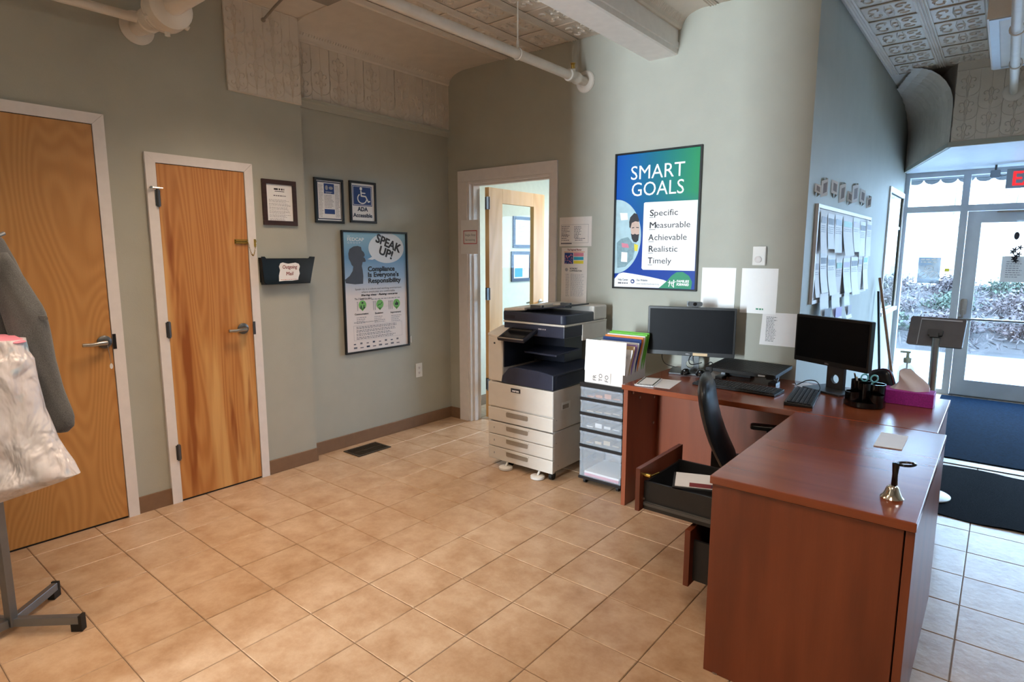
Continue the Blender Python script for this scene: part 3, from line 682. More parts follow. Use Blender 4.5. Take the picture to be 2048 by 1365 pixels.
for x, y, lab in ((.55, 20.2, 'thin leafless tree trunk outside, left of the entrance door'), (1.9, 20.6, 'thin leafless tree trunk outside seen through the door glass')):
    t = thing('street_tree', lab, 'tree', (x, y, -.14))
    MB().tube([(x, y, -.14), (x+.05, y, 1.5), (x-.05, y, 3.2), (x, y, 5.5)], [.14, .12, .09, .04], 8).build('trunk', 'bark', t)
    mb = MB()
    for q in range(14): z0 = 2.2+q*.22; th = q*2.4; mb.tube([(x, y, z0), (x+.6*math.cos(th), y+.6*math.sin(th), z0+.5), (x+1.2*math.cos(th), y+1.2*math.sin(th), z0+1.2)], [.04, .025, .01], 5)
    mb.build('branches', 'bark', t)

# ================================================================== WALL THINGS, LEFT
def framed(name, label, cat, pl, a0, b0, a1, b1, w, mt, printmat='paper', d=.016):
    t = thing(name, label, cat, pl.p((a0+a1)/2, b0))
    frame4(pl, a0, b0, a1, b1, w, d, .001).build('frame', mt, t, bevel=.0015)
    MB().prism(pl.rect(a0+w*.8, b0+w*.8, a1-w*.8, b1-w*.8, .001), pl.n*.007).build('sheet', printmat, t)
    return t
t = framed('framed_certificate', 'brown wooden frame with typed white letter beside narrow door', 'picture frame', LW, .494, 1.722, .742, 2.022, .03, 'frame_brown')
greek(t, LW, .58, .655, 1.968, 1.952, 1, 'ink', .0085, 2, .7, 0, word=.02, name='heading'); MB().poly(LW.rect(.585, 1.945, .655, 1.949, .0085)).build('rule', 'ink', t)
greek(t, LW, .575, .665, 1.925, 1.912, 1, 'ink_mid', .0085, 3, .5, 0, word=.012)
for k in range(6): greek(t, LW, .54, .70, 1.895-.025*k, 1.874-.025*k, 3, 'ink_light', .0085, 10+k, .4, .35, word=.012)
t = framed('framed_notice', 'black frame holding printed notice with blue panels', 'picture frame', RW, .95, 1.758, 1.20, 2.083, .018, 'frame_black')
prect(t, 'border', RW, .972, 1.785, 1.178, 2.06, 'navy', .0085); prect(t, 'page', RW, .98, 1.792, 1.172, 2.052, 'paper', .009)
prect(t, 'photo_block', RW, 1.032, 1.972, 1.12, 2.046, 'blue_ink', .0095); prect(t, 'base_block', RW, 1.032, 1.825, 1.12, 1.86, 'blue_ink', .0095)
greek(t, RW, 1.045, 1.108, 1.99, 1.975, 2, 'paper', .0098, 4, .4, .3, word=.01)
MB().poly([RW.p(*q, .0098) for q in ell(1.055, 2.015, .012, .018, 12)]).poly([RW.p(*q, .0098) for q in ell(1.092, 2.015, .018, .012, 12)]).build('photo_shapes', 'ink_light', t)
for a0, a1, s in ((.986, 1.024, 1), (1.034, 1.12, 2), (1.127, 1.166, 3)): greek(t, RW, a0, a1, 2.035 if s != 2 else 1.965, 1.80 if s != 2 else 1.868, 22 if s != 2 else 9, 'ink_light', .0095, s+20, .45, .3, word=.008)
t = framed('accessible_sign', 'black frame with blue wheelchair symbol above words', 'sign', RW, 1.255, 1.77, 1.507, 2.088, .018, 'frame_black')
prect(t, 'blue_square', RW, 1.284, 1.902, 1.468, 2.055, 'blue_ink', .0085)
frame4(RW, 1.29, 1.908, 1.462, 2.049, .003, .0003, .0088).build('square_outline', 'white', t)
mb = MB(); ca, cb = 1.372, 1.972
mb.poly([RW.p(*q, .0092) for q in ell(ca-.008, 2.033, .012, .012, 16)])
stroke(mb, RW, [(ca-.008, 2.015), (ca-.006, 1.978), (ca+.035, 1.976), (ca+.06, 1.935), (ca+.073, 1.94)], .011, .0092)
stroke(mb, RW, [(ca-.006, 2.0), (ca+.03, 2.0)], .009, .0092)
stroke(mb, RW, ell(ca+.002, 1.958, .042, .037, 18, PI*.72, PI*1.93), .009, .0092)
mb.build('wheelchair_symbol', 'white', t)
ptext(t, RW, 'ADA', 1.376, 1.862, .045, 'navy', .009, 'CENTER', .0022); ptext(t, RW, 'Accessible', 1.376, 1.815, .042, 'navy', .009, 'CENTER', .0018, width=.178)
# mail holder
t = thing('mail_holder', 'black plastic wall pocket with Outgoing Mail label', 'mail holder', (XL, .64, 1.33))
pts = [(.441, 1.512), (.452, 1.345), (.468, 1.325), (.79, 1.325), (.80, 1.345), (.842, 1.51), (.80, 1.512), (.79, 1.50), (.478, 1.497), (.466, 1.512)]
MB().prism([LW.p(a, b, .045) for a, b in pts], LW.n*.006).build('front', 'black_gloss', t, bevel=.002)
MB().prism(LW.rect(.45, 1.34, .80, 1.50, .001), LW.n*.004).prism(LW.rect(.455, 1.325, .797, 1.335, .004), LW.n*.045).prism([LW.p(.444, 1.505, .004), LW.p(.455, 1.335, .004), LW.p(.455, 1.335, .046), LW.p(.444, 1.505, .046)], LW.r*.004).prism([LW.p(.836, 1.505, .004), LW.p(.797, 1.335, .004), LW.p(.797, 1.335, .046), LW.p(.836, 1.505, .046)], LW.r*.004).build('pocket', 'black_plastic', t)
lab = [(.557, 1.345), (.60, 1.348), (.655, 1.347), (.70, 1.352), (.704, 1.37), (.715, 1.395), (.71, 1.42), (.718, 1.445), (.71, 1.462), (.685, 1.47), (.63, 1.463), (.59, 1.472), (.572, 1.466), (.562, 1.445), (.568, 1.42), (.558, 1.385)]
ppoly(t, 'label_card', LW, lab, 'paper', .0525)
ptext(t, LW, 'Outgoing', .64, 1.43, .034, 'maroon', .053, 'CENTER', .0006, shear=.15, width=.108); ptext(t, LW, 'Mail', .637, 1.385, .034, 'maroon', .053, 'CENTER', .0006, shear=.15)
greek(t, LW, .57, .695, 1.362, 1.352, 1, 'red_ink', .053, 9, .25, 0, word=.012)
# speak up poster
PA0, PA1, PB0, PB1 = 1.165, 1.818, .745, 1.71
t = framed('compliance_poster', 'tall black-framed blue and white poster about speaking up', 'poster', RW, PA0, PB0, PA1, PB1, .014, 'frame_black', 'speak_print', .02)
U = lambda x, y: (PA0+.014+(x-65)/628*.625+0, PB1-.014-(y-112)/1190*.937)      # photo crop -> poster
def W(x, y):     # unskew a crop pixel: left edge 65..110 x 112..1312, right 690..708 x 118..1220
    f = (x-65-(y-112)*.0375)/(625-(y-112)*.02)
    top = 112+6*f; bot = 1312-92*f
    return PA0+.016+f*(PA1-PA0-.032), PB1-.016-(y-top)/(bot-top)*(PB1-PB0-.032)
hz = .0092
pr = [(88, 578), (130, 540), (158, 490), (163, 445), (148, 430), (140, 405), (122, 370), (117, 320), (128, 275), (165, 248), (205, 242), (236, 252), (243, 285), (262, 302), (272, 326), (268, 345), (258, 350), (272, 360), (282, 385), (278, 397), (252, 400), (244, 440), (252, 480), (258, 540), (256, 615), (180, 622), (95, 612)]
ppoly(t, 'head_silhouette', RW, [W(*p) for p in pr], 'silhouette', hz)
bub = [W(490+182*math.cos(q)*(1), 258+148*math.sin(q)) for q in [2*PI*k/40 for k in range(40)]]
bub = [(a, min(b, PB1-.016)) for a, b in bub]
ppoly(t, 'speech_bubble', RW, bub, 'bubble', hz); ppoly(t, 'bubble_tail', RW, [W(*p) for p in ((298, 372), (345, 345), (350, 300), (420, 360), (390, 362), (345, 376))], 'bubble', hz+.0002)
a, b = W(375, 195); ptext(t, RW, 'SPEAK', a, b, .098, 'ink', hz+.0006, bold=.004, rot=-.35, width=.258)
a, b = W(405, 310); ptext(t, RW, 'UP!', a, b, .095, 'ink', hz+.0006, bold=.004, rot=-.35, width=.135)
a, b = W(105, 194); ptext(t, RW, 'FEDCAP', a, b, .036, 'white', hz, bold=.0006, width=.155); a, b = W(105, 155); ptext(t, RW, 'THE', a, b, .014, 'white', hz); a, b = W(108, 220); ptext(t, RW, 'G R O U P', a, b, .02, 'bubble', hz, width=.12)
for s_, x, y, w in (('Compliance', 303, 490, .268), ("Is Everyone's", 303, 548, .31), ('Responsibility', 305, 608, .33)):
    a, b = W(x, y); ptext(t, RW, s_, a, b, .053, 'ink', hz, bold=.0024, width=w)
for s_, x, y, w, bd, m_, sh in (('Speak-Up is a culture and working environment', 180, 682, .47, 0, 'ink_mid', 0), ('where employees are comfortable', 240, 708, .34, 0, 'ink_mid', 0), ('Sharing ideas · Raising concerns', 236, 740, .37, .001, 'ink', .25), ('The 3 Speak-Up pillars', 176, 780, .165, .0003, 'ink', 0)):
    a, b = W(x, y); ptext(t, RW, s_, a, b, .021, m_, hz, bold=bd, width=w, shear=sh)
a0, b0 = W(335, 768); greek(t, RW, a0, a0+.30, b0+.006, b0-.009, 1, 'ink_light', hz, 5, .5, 0)
for x, y, s_, ns in ((250, 828, 'Communication:', 1), (420, 818, 'Escalation:', 2), (592, 808, 'Improvement:', 3)):
    a, b = W(x, y); MB().poly([RW.p(*q, hz) for q in ell(a, b, .037, .037, 24)]).poly([RW.p(*q, hz) for q in ((a-.02, b-.03), (a+.02, b-.03), (a, b-.05))]).build('green_badge', 'green_ink', t)
    mb = MB()
    if ns == 1:
        for g in (-1, 1): mb.poly([RW.p(*q, hz+.0005) for q in ell(a+g*.014, b-.01, .006, .007, 10)]).poly(RW.rect(a+g*.014-.009, b-.027, a+g*.014+.009, b-.018, hz+.0005))
        mb.poly([RW.p(*q, hz+.0005) for q in ell(a, b+.017, .01, .007, 12)])
    elif ns == 2: stroke(mb, RW, [(a-.022, b-.012), (a-.008, b), (a+.004, b-.003), (a+.022, b+.014)], .005, hz+.0005)
    else: mb.poly(RW.rect(a-.018, b-.014, a-.008, b+.006, hz+.0005)).poly([RW.p(*q, hz+.0005) for q in ((a-.006, b-.014), (a+.016, b-.014), (a+.018, b+.008), (a+.004, b+.008), (a+.002, b+.022), (a-.004, b+.02), (a-.006, b+.004))])
    mb.build('badge_icon', 'ink', t)
    mb = MB()
    for q in range(ns): mb.poly(RW.rect(a-.05-.017*q, b-.045, a-.044-.017*q, b+.022, hz)).poly(RW.rect(a-.053-.017*q, b+.022, a-.041-.017*q, b+.027, hz))
    mb.build('pillar_icon', 'ink_light', t)
    ptext(t, RW, s_, a-.01, b-.078, .02, 'ink', hz, 'CENTER', .0006); greek(t, RW, a-.06, a+.05, b-.092, b-.15, 4, 'ink_light', hz, ns+40, .4, .4, word=.015)
a, b = W(170, 1018); ptext(t, RW, 'SPEAK UP IN THE FOLLOWING WAYS:', a, b, .013, 'ink_mid', hz, width=.235)
frame4(RW, PA0+.085, .845, PA1-.075, .965, .0015, .0002, hz).build('text_box', 'ink_light', t)
for k in range(4): greek(t, RW, PA0+.11, PA1-.10, .958-.028*k, .935-.028*k, 2, 'ink_mid', hz, 60+k, .42, .25, word=.02)
mb = MB(); mb2 = MB()
for r_ in range(2):
    for k in range(8):
        x = PA0+.08+.062*k; y = .812-.032*r_
        (mb if (k+r_) % 3 else mb2).poly(RW.rect(x, y, x+.022+.01*((k*3+r_) % 3), y+.008+.006*((k+r_) % 2), hz))
mb.build('sponsor_marks', 'ink_mid', t); mb2.build('sponsor_marks', 'navy', t)
# outlet, switch edge
t = thing('wall_outlet', 'white double socket outlet low on the recessed wall', 'outlet', RW.p(1.93, .445))
MB().prism(RW.rect(1.892, .445, 1.967, .57, .0005), RW.n*.006).build('cover_plate', 'plastic_white', t, bevel=.002)
for b in (.485, .53):
    s_ = MB().prism([RW.p(*q, .006) for q in ell(1.93, b, .017, .016, 16)], RW.n*.0015).build('socket', 'trim_white', t)
    MB().poly(RW.rect(1.922, b-.003, 1.925, b+.008, .0078)).poly(RW.rect(1.934, b-.003, 1.937, b+.008, .0078)).poly([RW.p(*q, .0078) for q in ell(1.93, b-.008, .003, .003, 8)]).build('slots', 'black_matt', s_)
t = thing('cable_clip', 'small white plastic clip on wall beside poster corner', 'clip', RW.p(1.838, .76)); MB().prism(RW.rect(1.832, .765, 1.845, .825, .0005), RW.n*.01).build('clip_body', 'plastic_white', t, bevel=.002); MB().prism(RW.rect(1.835, .79, 1.842, .80, .01), RW.n*.003).build('latch', 'trim_white', t)
# floor register
t = thing('floor_vent', 'dark bronze floor register with slats set in tiles', 'vent', (-1.905, 1.21, 0))
MB().box(-2.005, -1.985, 1.055, 1.365, .0005, .006).box(-1.825, -1.805, 1.055, 1.365, .0005, .006).box(-1.985, -1.825, 1.055, 1.075, .0005, .006).box(-1.985, -1.825, 1.345, 1.365, .0005, .006).build('frame', 'vent_bronze', t, bevel=.001)
BX(-1.985, -1.825, 1.075, 1.345, .0002, .001).build('duct_floor', 'black_matt', t)
for k in range(18):
    y = 1.083+.0145*k; BX(-1.985, -1.825, y, y+.006, .001, .005).build('slat', 'vent_bronze', t)
BX(-1.909, -1.901, 1.075, 1.345, .001, .0055).build('centre_bar', 'vent_bronze', t)

# ================================================================== OVERHEAD PIPES
t = thing('sprinkler_main', 'thick white pipe with bolted coupling leaving left wall', 'pipe', (XL+.05, -.18, 2.77))
Yp, Zp = -.18, 2.77
MB().lathe([(.088, 0), (.088, .008), (.078, .014), (.05, .016)], (XL+.001, Yp, Zp), (1, 0, 0), 28).build('wall_flange', 'pipe_white', t, smooth=True)
MB().tube([(XL+.001, Yp, Zp), (-1.2, Yp, Zp), (-1.12, Yp, Zp+.03), (-1.09, Yp, Zp+.1), (-1.09, Yp, ZC-.02)], .046, 20).build('pipe', 'pipe_white', t, smooth=True)
MB().lathe([(.046, 0), (.062, .004), (.062, .05), (.056, .055), (.056, .09), (.066, .095), (.066, .135), (.046, .14)], (-1.86, Yp, Zp), (1, 0, 0), 24).build('tee_fitting', 'pipe_white', t, smooth=True)
cl = MB().lathe([(.05, 0), (.105, .006), (.108, .02), (.098, .026), (.098, .034), (.108, .04), (.105, .11), (.09, .125), (.05, .13)], (-1.64, Yp, Zp), (1, 0, 0), 28).build('flange_coupling', 'pipe_white', t, smooth=True)
for k in range(6):
    th = PI/6+k*PI/3; p = Vector((-1.6, Yp+.10*math.cos(th), Zp+.10*math.sin(th)))
    MB().cyl(p, p+Vector((0, math.cos(th)*.025, math.sin(th)*.025)), .014, n=6).build('bolt', 'pipe_white', cl)
MB().cyl((-1.83, Yp, Zp), (-1.83, -2.2, Zp), .024, n=14).build('branch_pipe', 'pipe_white', t, smooth=True)
t = thing('sprinkler_branch', 'long white pipe hung below ceiling ending at back wall flange', 'pipe', (-.65, YB, 2.785))
xp, zp = -.65, 2.785
MB().cyl((xp, -6.5, zp), (xp, YB, zp), .031, n=16).build('pipe', 'pipe_white', t, smooth=True)
MB().lathe([(.078, 0), (.078, .006), (.07, .014), (.045, .016), (.045, .012), (.03, .012)], (xp, YB, zp), (0, -1, 0), 28).build('wall_flange', 'pipe_white', t, smooth=True)
MB().lathe([(.031, 0), (.042, .004), (.042, .04), (.038, .045), (.038, .09), (.042, .095), (.042, .12), (.031, .124)], (xp, 2.10, zp), (0, 1, 0), 18).cyl((xp, 2.16, zp), (xp, 2.16, zp+.05), .018, n=12).build('tee_fitting', 'pipe_white', t, smooth=True)
MB().cyl((xp, 2.16, zp+.05), (xp, 2.16, zp+.085), .007, n=8).cyl((xp, 2.16, zp+.085), (xp, 2.16, zp+.09), .018, n=12).box(xp-.012, xp-.009, 2.155, 2.165, zp+.05, zp+.085).box(xp+.009, xp+.012, 2.155, 2.165, zp+.05, zp+.085).build('sprinkler_head', 'brass', t, smooth=True)
MB().tube([(xp+.035*math.cos(q), 1.53, zp+.035*math.sin(q)) for q in [2*PI*k/16 for k in range(17)]], .004, 6).cyl((xp, 1.53, zp+.03), (xp, 1.53, ZC), .0045, n=8).cyl((xp, 1.53, zp+.03), (xp, 1.53, zp+.08), .009, n=8).build('hanger_rod', 'pipe_white', t, smooth=True)
t = thing('sprinkler_entrance', 'white pipe hung under bulkhead box near entrance', 'pipe', (1.79, 4.69, 2.79))
MB().cyl((1.80, 0.3, 2.79), (1.79, 4.688, 2.79), .026, n=16).build('pipe', 'pipe_white', t, smooth=True)
MB().lathe([(.07, 0), (.07, .006), (.06, .014), (.03, .016)], (1.79, 4.686, 2.79), (0, -1, 0), 24).build('wall_flange', 'pipe_white', t, smooth=True)
for y in (2.98, 3.78): MB().tube([(1.797+.035*math.cos(q), y, 2.79+.035*math.sin(q)) for q in [2*PI*k/16 for k in range(17)]], .005, 6).cyl((1.797, y, 2.825), (1.797, y, 2.88), .005, n=8).build('hanger_ring', 'pipe_white', t, smooth=True)
t = thing('ceiling_duct_box', 'boxed white duct hanging from ceiling near the entrance', 'duct', (2.1, 3.4, 2.86))
BX(1.655, 2.6, 2.95, 4.17, 2.862, ZC-.03).build('casing', 'tin_white', t)
MB().box(1.665, 1.71, 2.96, 4.16, 2.855, 2.862).box(2.545, 2.59, 2.96, 4.16, 2.855, 2.862).box(1.71, 2.545, 2.96, 3.0, 2.855, 2.862).box(1.71, 2.545, 4.12, 4.16, 2.855, 2.862).build('bottom_flange', 'alu_paint', t)
t = thing('conduit', 'thin grey metal conduit angled up from tin-clad bulkhead', 'conduit', (XL, .565, 3.02))
p0 = Vector((XL+.02, .565, 3.018)); MB().tube([p0, at_depth(548, 15, 3.75), at_depth(590, -30, 3.5)], .008, 8).build('rod', 'conduit_grey', t, smooth=True); MB().lathe([(.014, 0), (.014, .01), (.008, .014)], p0-Vector((.006, 0, 0)), (1, 0, 0), 12).build('end_cap', 'conduit_grey', t)
def ceiling_lamp(x0, x1, y0, y1, label):
    t = thing('ceiling_lamp', label, 'lamp', ((x0+x1)/2, (y0+y1)/2, ZC), group='ceiling lamps')
    MB().box(x0, x1, y0, y1, 2.98, ZC-.016).box(x0, x0+.07, y0, y1, 2.95, 2.98).box(x1-.07, x1, y0, y1, 2.95, 2.98).box(x0+.07, x1-.07, y0, y0+.07, 2.95, 2.98).box(x0+.07, x1-.07, y1-.07, y1, 2.95, 2.98).build('housing', 'conduit_grey', t)
    BX(x0+.07, x1-.07, y0+.07, y1-.07, 2.962, 2.972).build('diffuser', 'lamp_diffuser', t)
ceiling_lamp(-1.31, -.72, -.1, .595, 'square grey ceiling lamp nearest the tin frieze'); ceiling_lamp(-.82, -.18, -1.9, -.7, 'long grey ceiling lamp behind the camera'); ceiling_lamp(1.23, 1.87, -1.55, -.35, 'long grey ceiling lamp above the desk return'); ceiling_lamp(2.58, 3.22, 1.0, 2.2, 'added fill lamp housing right of the desks')  # last housing is made up to carry the entrance fill light

# ================================================================== BACK WALL THINGS
def sheet(name, label, pl, a0, b0, a1, b1, mt='paper', curl=.006, cat='paper', skew=0, group=None, h=.001):
    t = thing(name, label, cat, pl.p((a0+a1)/2, b0), group=group)
    mb = MB(); n = 6; rows = []
    for j in range(n+1):
        f = j/n; b = b1+(b0-b1)*f; o_ = h+curl*f*f; s_ = skew*f
        rows.append([pl.p(a0+s_, b, o_), pl.p(a1+s_, b, o_), pl.p(a1+s_, b, o_+.0006), pl.p(a0+s_, b, o_+.0006)])
    mb.loft(rows); mb.build('sheet', mt, t); return t
t = sheet('payroll_notice', 'white printed form taped right of office door, upper sheet', BW, -.866, 1.59, -.572, 1.812, 'paper_warm', .0)
frame4(BW, -.85, 1.615, -.60, 1.755, .0015, .0002, .002).build('form_outline', 'ink_mid', t)
for a0, a1, b1, b0, n_, s_ in ((-.845, -.765, 1.75, 1.71, 3, 1), (-.845, -.765, 1.70, 1.63, 5, 2), (-.73, -.66, 1.745, 1.65, 8, 3), (-.72, -.62, 1.655, 1.63, 2, 4)): greek(t, BW, a0, a1, b1, b0, n_, 'ink_mid', .0022, s_, .4, .4, word=.014)
MB().poly(BW.rect(-.852, 1.607, -.75, 1.617, .0022)).poly(BW.rect(-.845, 1.703, -.77, 1.707, .0022)).poly(BW.rect(-.845, 1.673, -.77, 1.677, .0022)).build('bars', 'ink_mid', t)
t = sheet('labor_poster', 'tall printed notice with coloured blocks under the form', BW, -.842, 1.157, -.606, 1.58, 'paper_warm', .004)
ptext(t, BW, 'The Regional Planner', -.724, 1.557, .018, 'maroon', .002, 'CENTER', .0006, width=.13)
prect(t, 'orange_rule', BW, -.82, 1.545, -.63, 1.549, 'orange_ink', .002)
prect(t, 'photo_block', BW, -.815, 1.455, -.735, 1.54, 'blue_ink', .002)
mb = MB(); rr = random.Random(5)
for k in range(26): x, y = rr.uniform(-.81, -.745), rr.uniform(1.46, 1.53); mb.poly([BW.p(*q, .0024) for q in ell(x, y, rr.uniform(.003, .008), rr.uniform(.002, .005), 7, rot=rr.random()*3)])
mb.build('photo_shapes', 'pink_ink', t)
prect(t, 'pink_block', BW, -.73, 1.513, -.64, 1.54, 'pink_ink', .002); prect(t, 'blue_block', BW, -.73, 1.485, -.64, 1.509, 'cyan_ink', .002); prect(t, 'yellow_block', BW, -.73, 1.457, -.64, 1.48, 'yellow_ink', .002)
ptext(t, BW, "WORKERS'", -.765, 1.413, .017, 'ink', .0024, bold=.0005, width=.07); ptext(t, BW, 'COMPENSATION', -.765, 1.396, .017, 'ink', .0024, bold=.0005, width=.11)
MB().poly([BW.p(*q, .0025) for q in ell(-.795, 1.41, .014, .014, 16)]).build('seal', 'ink_light', t)
greek(t, BW, -.80, -.765, 1.38, 1.2, 14, 'ink_light', .0048, 7, .4, .3, word=.012); greek(t, BW, -.755, -.63, 1.38, 1.2, 24, 'ink_light', .0048, 8, .4, .15, word=.015)
# single stop sheet on the jamb
SS = Pl((0, YB-.022, 0), (1, 0, 0), (0, 0, 1))
t = sheet('door_jamb_sign', 'white sheet with red-bordered words taped on office door jamb', SS, -1.913, 1.53, -1.705, 1.825, 'paper', .004, 'sign')
frame4(SS, -1.883, 1.618, -1.722, 1.735, .006, .0004, .0035).build('red_border', 'red_ink', t)
ptext(t, SS, 'Single Stop', -1.802, 1.687, .026, 'ink_mid', .0036, 'CENTER', width=.125); ptext(t, SS, 'Screening', -1.802, 1.645, .026, 'ink_mid', .0036, 'CENTER', width=.115)
# SMART GOALS
A0, A1, B0, B1 = -.375, .268, 1.281, 2.24
t = thing('smart_goals_poster', 'large framed blue-green SMART GOALS poster on back wall', 'poster', BW.p(-.05, B0))
frame4(BW, A0, B0, A1, B1, .012, .022, .001).build('frame', 'frame_black', t, bevel=.0015)
MB().prism(BW.rect(A0+.01, B0+.01, A1-.01, B1-.01, .001), BW.n*.008).build('print', 'smart_print', t)
hz = .0095
def Q(x, y):    # unskew crop pixel of the poster (crop scale 4.267)
    f = (x-105+(y-125)*.025)/(725-(y-125)*.02)
    top = 125-65*f; bot = 1255+32*f
    return A0+.012+f*(A1-A0-.024), B1-.012-(y-top)/(bot-top)*(B1-B0-.024)
a, b = Q(225, 330); ptext(t, BW, 'SMART', a, b, .135, 'white', hz+.0004, width=.40)
a, b = Q(230, 470); ptext(t, BW, 'GOALS', a, b, .135, 'white', hz+.0004, width=.39)
# photo disc with a generic bearded man
cxp, cyp = Q(60, 800); disc = []
for k in range(41):
    th = -PI/2+PI*k/40; x_, y_ = A0+.012+max(0, .205*math.cos(th)), 1.655+.265*math.sin(th); disc.append((x_, y_))
ppoly(t, 'photo_area', BW, disc, 'print_teal', hz)
def inD(pts): return [(max(A0+.013, x), y) for x, y in pts]
ppoly(t, 'shirt', BW, inD([Q(100, 870), Q(140, 835), Q(205, 820), Q(245, 870), Q(280, 880), Q(250, 1010), Q(180, 1080), Q(105, 1090)]), 'shirt_print', hz+.0003)
ppoly(t, 'face', BW, [Q(*p) for p in ((232, 690), (270, 672), (306, 690), (312, 740), (308, 800), (295, 850), (262, 862), (240, 820), (228, 750))], 'skin_print', hz+.0005)
ppoly(t, 'beard', BW, [Q(*p) for p in ((232, 790), (250, 800), (268, 792), (285, 800), (306, 795), (300, 850), (280, 868), (256, 862), (240, 835))], 'ink', hz+.0007)
ppoly(t, 'hair', BW, [Q(*p) for p in ((218, 735), (216, 690), (225, 650), (262, 612), (290, 622), (306, 672), (305, 690), (272, 684), (240, 698), (228, 745))], 'ink', hz+.0007)
MB().poly([BW.p(*Q(*p), hz+.0009) for p in ((240, 738), (262, 734), (262, 742), (240, 744))]).poly([BW.p(*Q(*p), hz+.0009) for p in ((280, 734), (304, 736), (304, 743), (280, 741))]).build('brows', 'ink', t)
for nm, m_, pts in (('note_white', 'white', ((130, 610), (200, 612), (205, 670), (140, 675))), ('note_pink', 'pink_ink', ((145, 870), (205, 880), (215, 915), (150, 910))), ('note_yellow', 'yellow_ink', ((262, 880), (298, 890), (290, 945), (264, 940))), ('note_lower', 'white', ((145, 950), (200, 955), (198, 1040), (140, 1035)))):
    ppoly(t, nm, BW, inD([Q(*p) for p in pts]), m_, hz+.001)
c_ = [Q(350, 530), Q(362, 522), Q(805, 508), Q(776, 1122), Q(340, 1108), Q(328, 1095)]
ppoly(t, 'white_panel', BW, c_, 'white', hz+.0002)
for s_, x, y, w in (('Specific', 400, 640, .205), ('Measurable', 395, 745, .298), ('Achievable', 390, 850, .278), ('Realistic', 387, 950, .215), ('Timely', 384, 1052, .172)):
    a, b = Q(x, y); iw = {'S': .032, 'M': .05, 'A': .042, 'R': .038, 'T': .036}[s_[0]]; ptext(t, BW, s_[0], a, b, .06, 'ink', hz+.0006, bold=.0012, width=iw-.004, name='initial')
    ptext(t, BW, s_[1:], a+iw, b, .058, 'ink', hz+.0006, width=w-iw); prect(t, 'underline', BW, a, b-.012, a+iw-.002, b-.009, 'ink', hz+.0006)
sw = [(A0+.012, B0+.012), (A0+.012, 1.35)]+[Q(*p) for p in ((120, 1140), (160, 1130), (260, 1145), (400, 1172), (520, 1200), (545, 1212), (480, 1270))]
ppoly(t, 'white_swoosh', BW, sw, 'white', hz+.0002)
gb = [Q(*p) for p in ((480, 1272), (545, 1212), (590, 1160), (630, 1132), (680, 1130), (730, 1165), (755, 1220), (745, 1283))]
ppoly(t, 'green_leaf', BW, gb, 'green_logo', hz+.0004)
a, b = Q(112, 1200); ptext(t, BW, 'Help Center', a, b, .02, 'navy', hz+.0006, bold=.0004, width=.082); greek(t, BW, a, a+.08, b-.01, b-.028, 1, 'ink_mid', hz+.0006, 2, .6, 0, word=.02)
a, b = Q(247, 1210); MB().poly([BW.p(*q, hz+.0006) for q in ell(a, b, .016, .016, 18)]).build('web_badge', 'blue_ink', t); ppoly(t, 'badge_hand', BW, [(a-.008, b-.006), (a+.006, b-.007), (a+.008, b+.002), (a, b+.003), (a-.001, b+.009), (a-.004, b+.008), (a-.008, b+.001)], 'white', hz+.0009)
a, b = Q(282, 1207); ptext(t, BW, 'Our Website', a, b, .02, 'navy', hz+.0006, bold=.0004, width=.085); ptext(t, BW, 'www.mainefamiliesforward.org', a, b-.024, .017, 'ink_mid', hz+.0006, width=.175)
a, b = Q(628, 1222); ptext(t, BW, 'FAMILIES', a, b, .024, 'white', hz+.0008, bold=.001, shear=.15, width=.088); ptext(t, BW, 'FORWARD', a, b-.022, .024, 'white', hz+.0008, bold=.001, shear=.15, width=.088)
mb = MB()
for k, (x, y, s_) in enumerate(((572, 1212, .8), (606, 1206, 1), (590, 1222, .6))):
    a, b = Q(x, y); mb.poly([BW.p(*q, hz+.0008) for q in ell(a, b, .005*s_, .006*s_, 10)])
    stroke(mb, BW, [(a, b-.008*s_), (a-.002, b-.03*s_), (a+.006*(k-1), b-.045*s_)], .007*s_, hz+.0008); stroke(mb, BW, [(a-.014*s_, b-.008), (a, b-.014*s_), (a+.014*s_, b-.006)], .004, hz+.0008)
mb.build('family_figures', 'white', t)
# thermostat and sheets
t = thing('thermostat', 'white wall thermostat with round dial above papers', 'thermostat', BW.p(.667, 1.46))
MB().prism(BW.rect(.627, 1.46, .706, 1.58, .001), BW.n*.026).build('body', 'plastic_white', t, bevel=.004)
MB().lathe([(.021, 0), (.021, .008), (.018, .010), (0, .0105)], BW.p(.664, 1.498, .027), BW.n, 24).build('dial', 'trim_white', t, smooth=True)
sheet('blank_sheet', 'plain white sheet taped on wall over left monitor', BW, .297, 1.165, .522, 1.442, 'white', .004)
t = sheet('blank_sheet', 'plain white sheet with small green mark beneath thermostat', BW, .56, 1.157, .782, 1.442, 'white', .004)
greek(t, BW, .66, .705, 1.19, 1.178, 1, 'green_logo', .006, 3, .8, 0, word=.015)
t = sheet('typed_list', 'tilted white typed list taped between the two monitors', BW, .703, .962, .916, 1.168, 'paper', .008, skew=-.008)
greek(t, BW, .73, .80, 1.145, .985, 17, 'ink_mid', .0105, 4, .35, .4, word=.012)

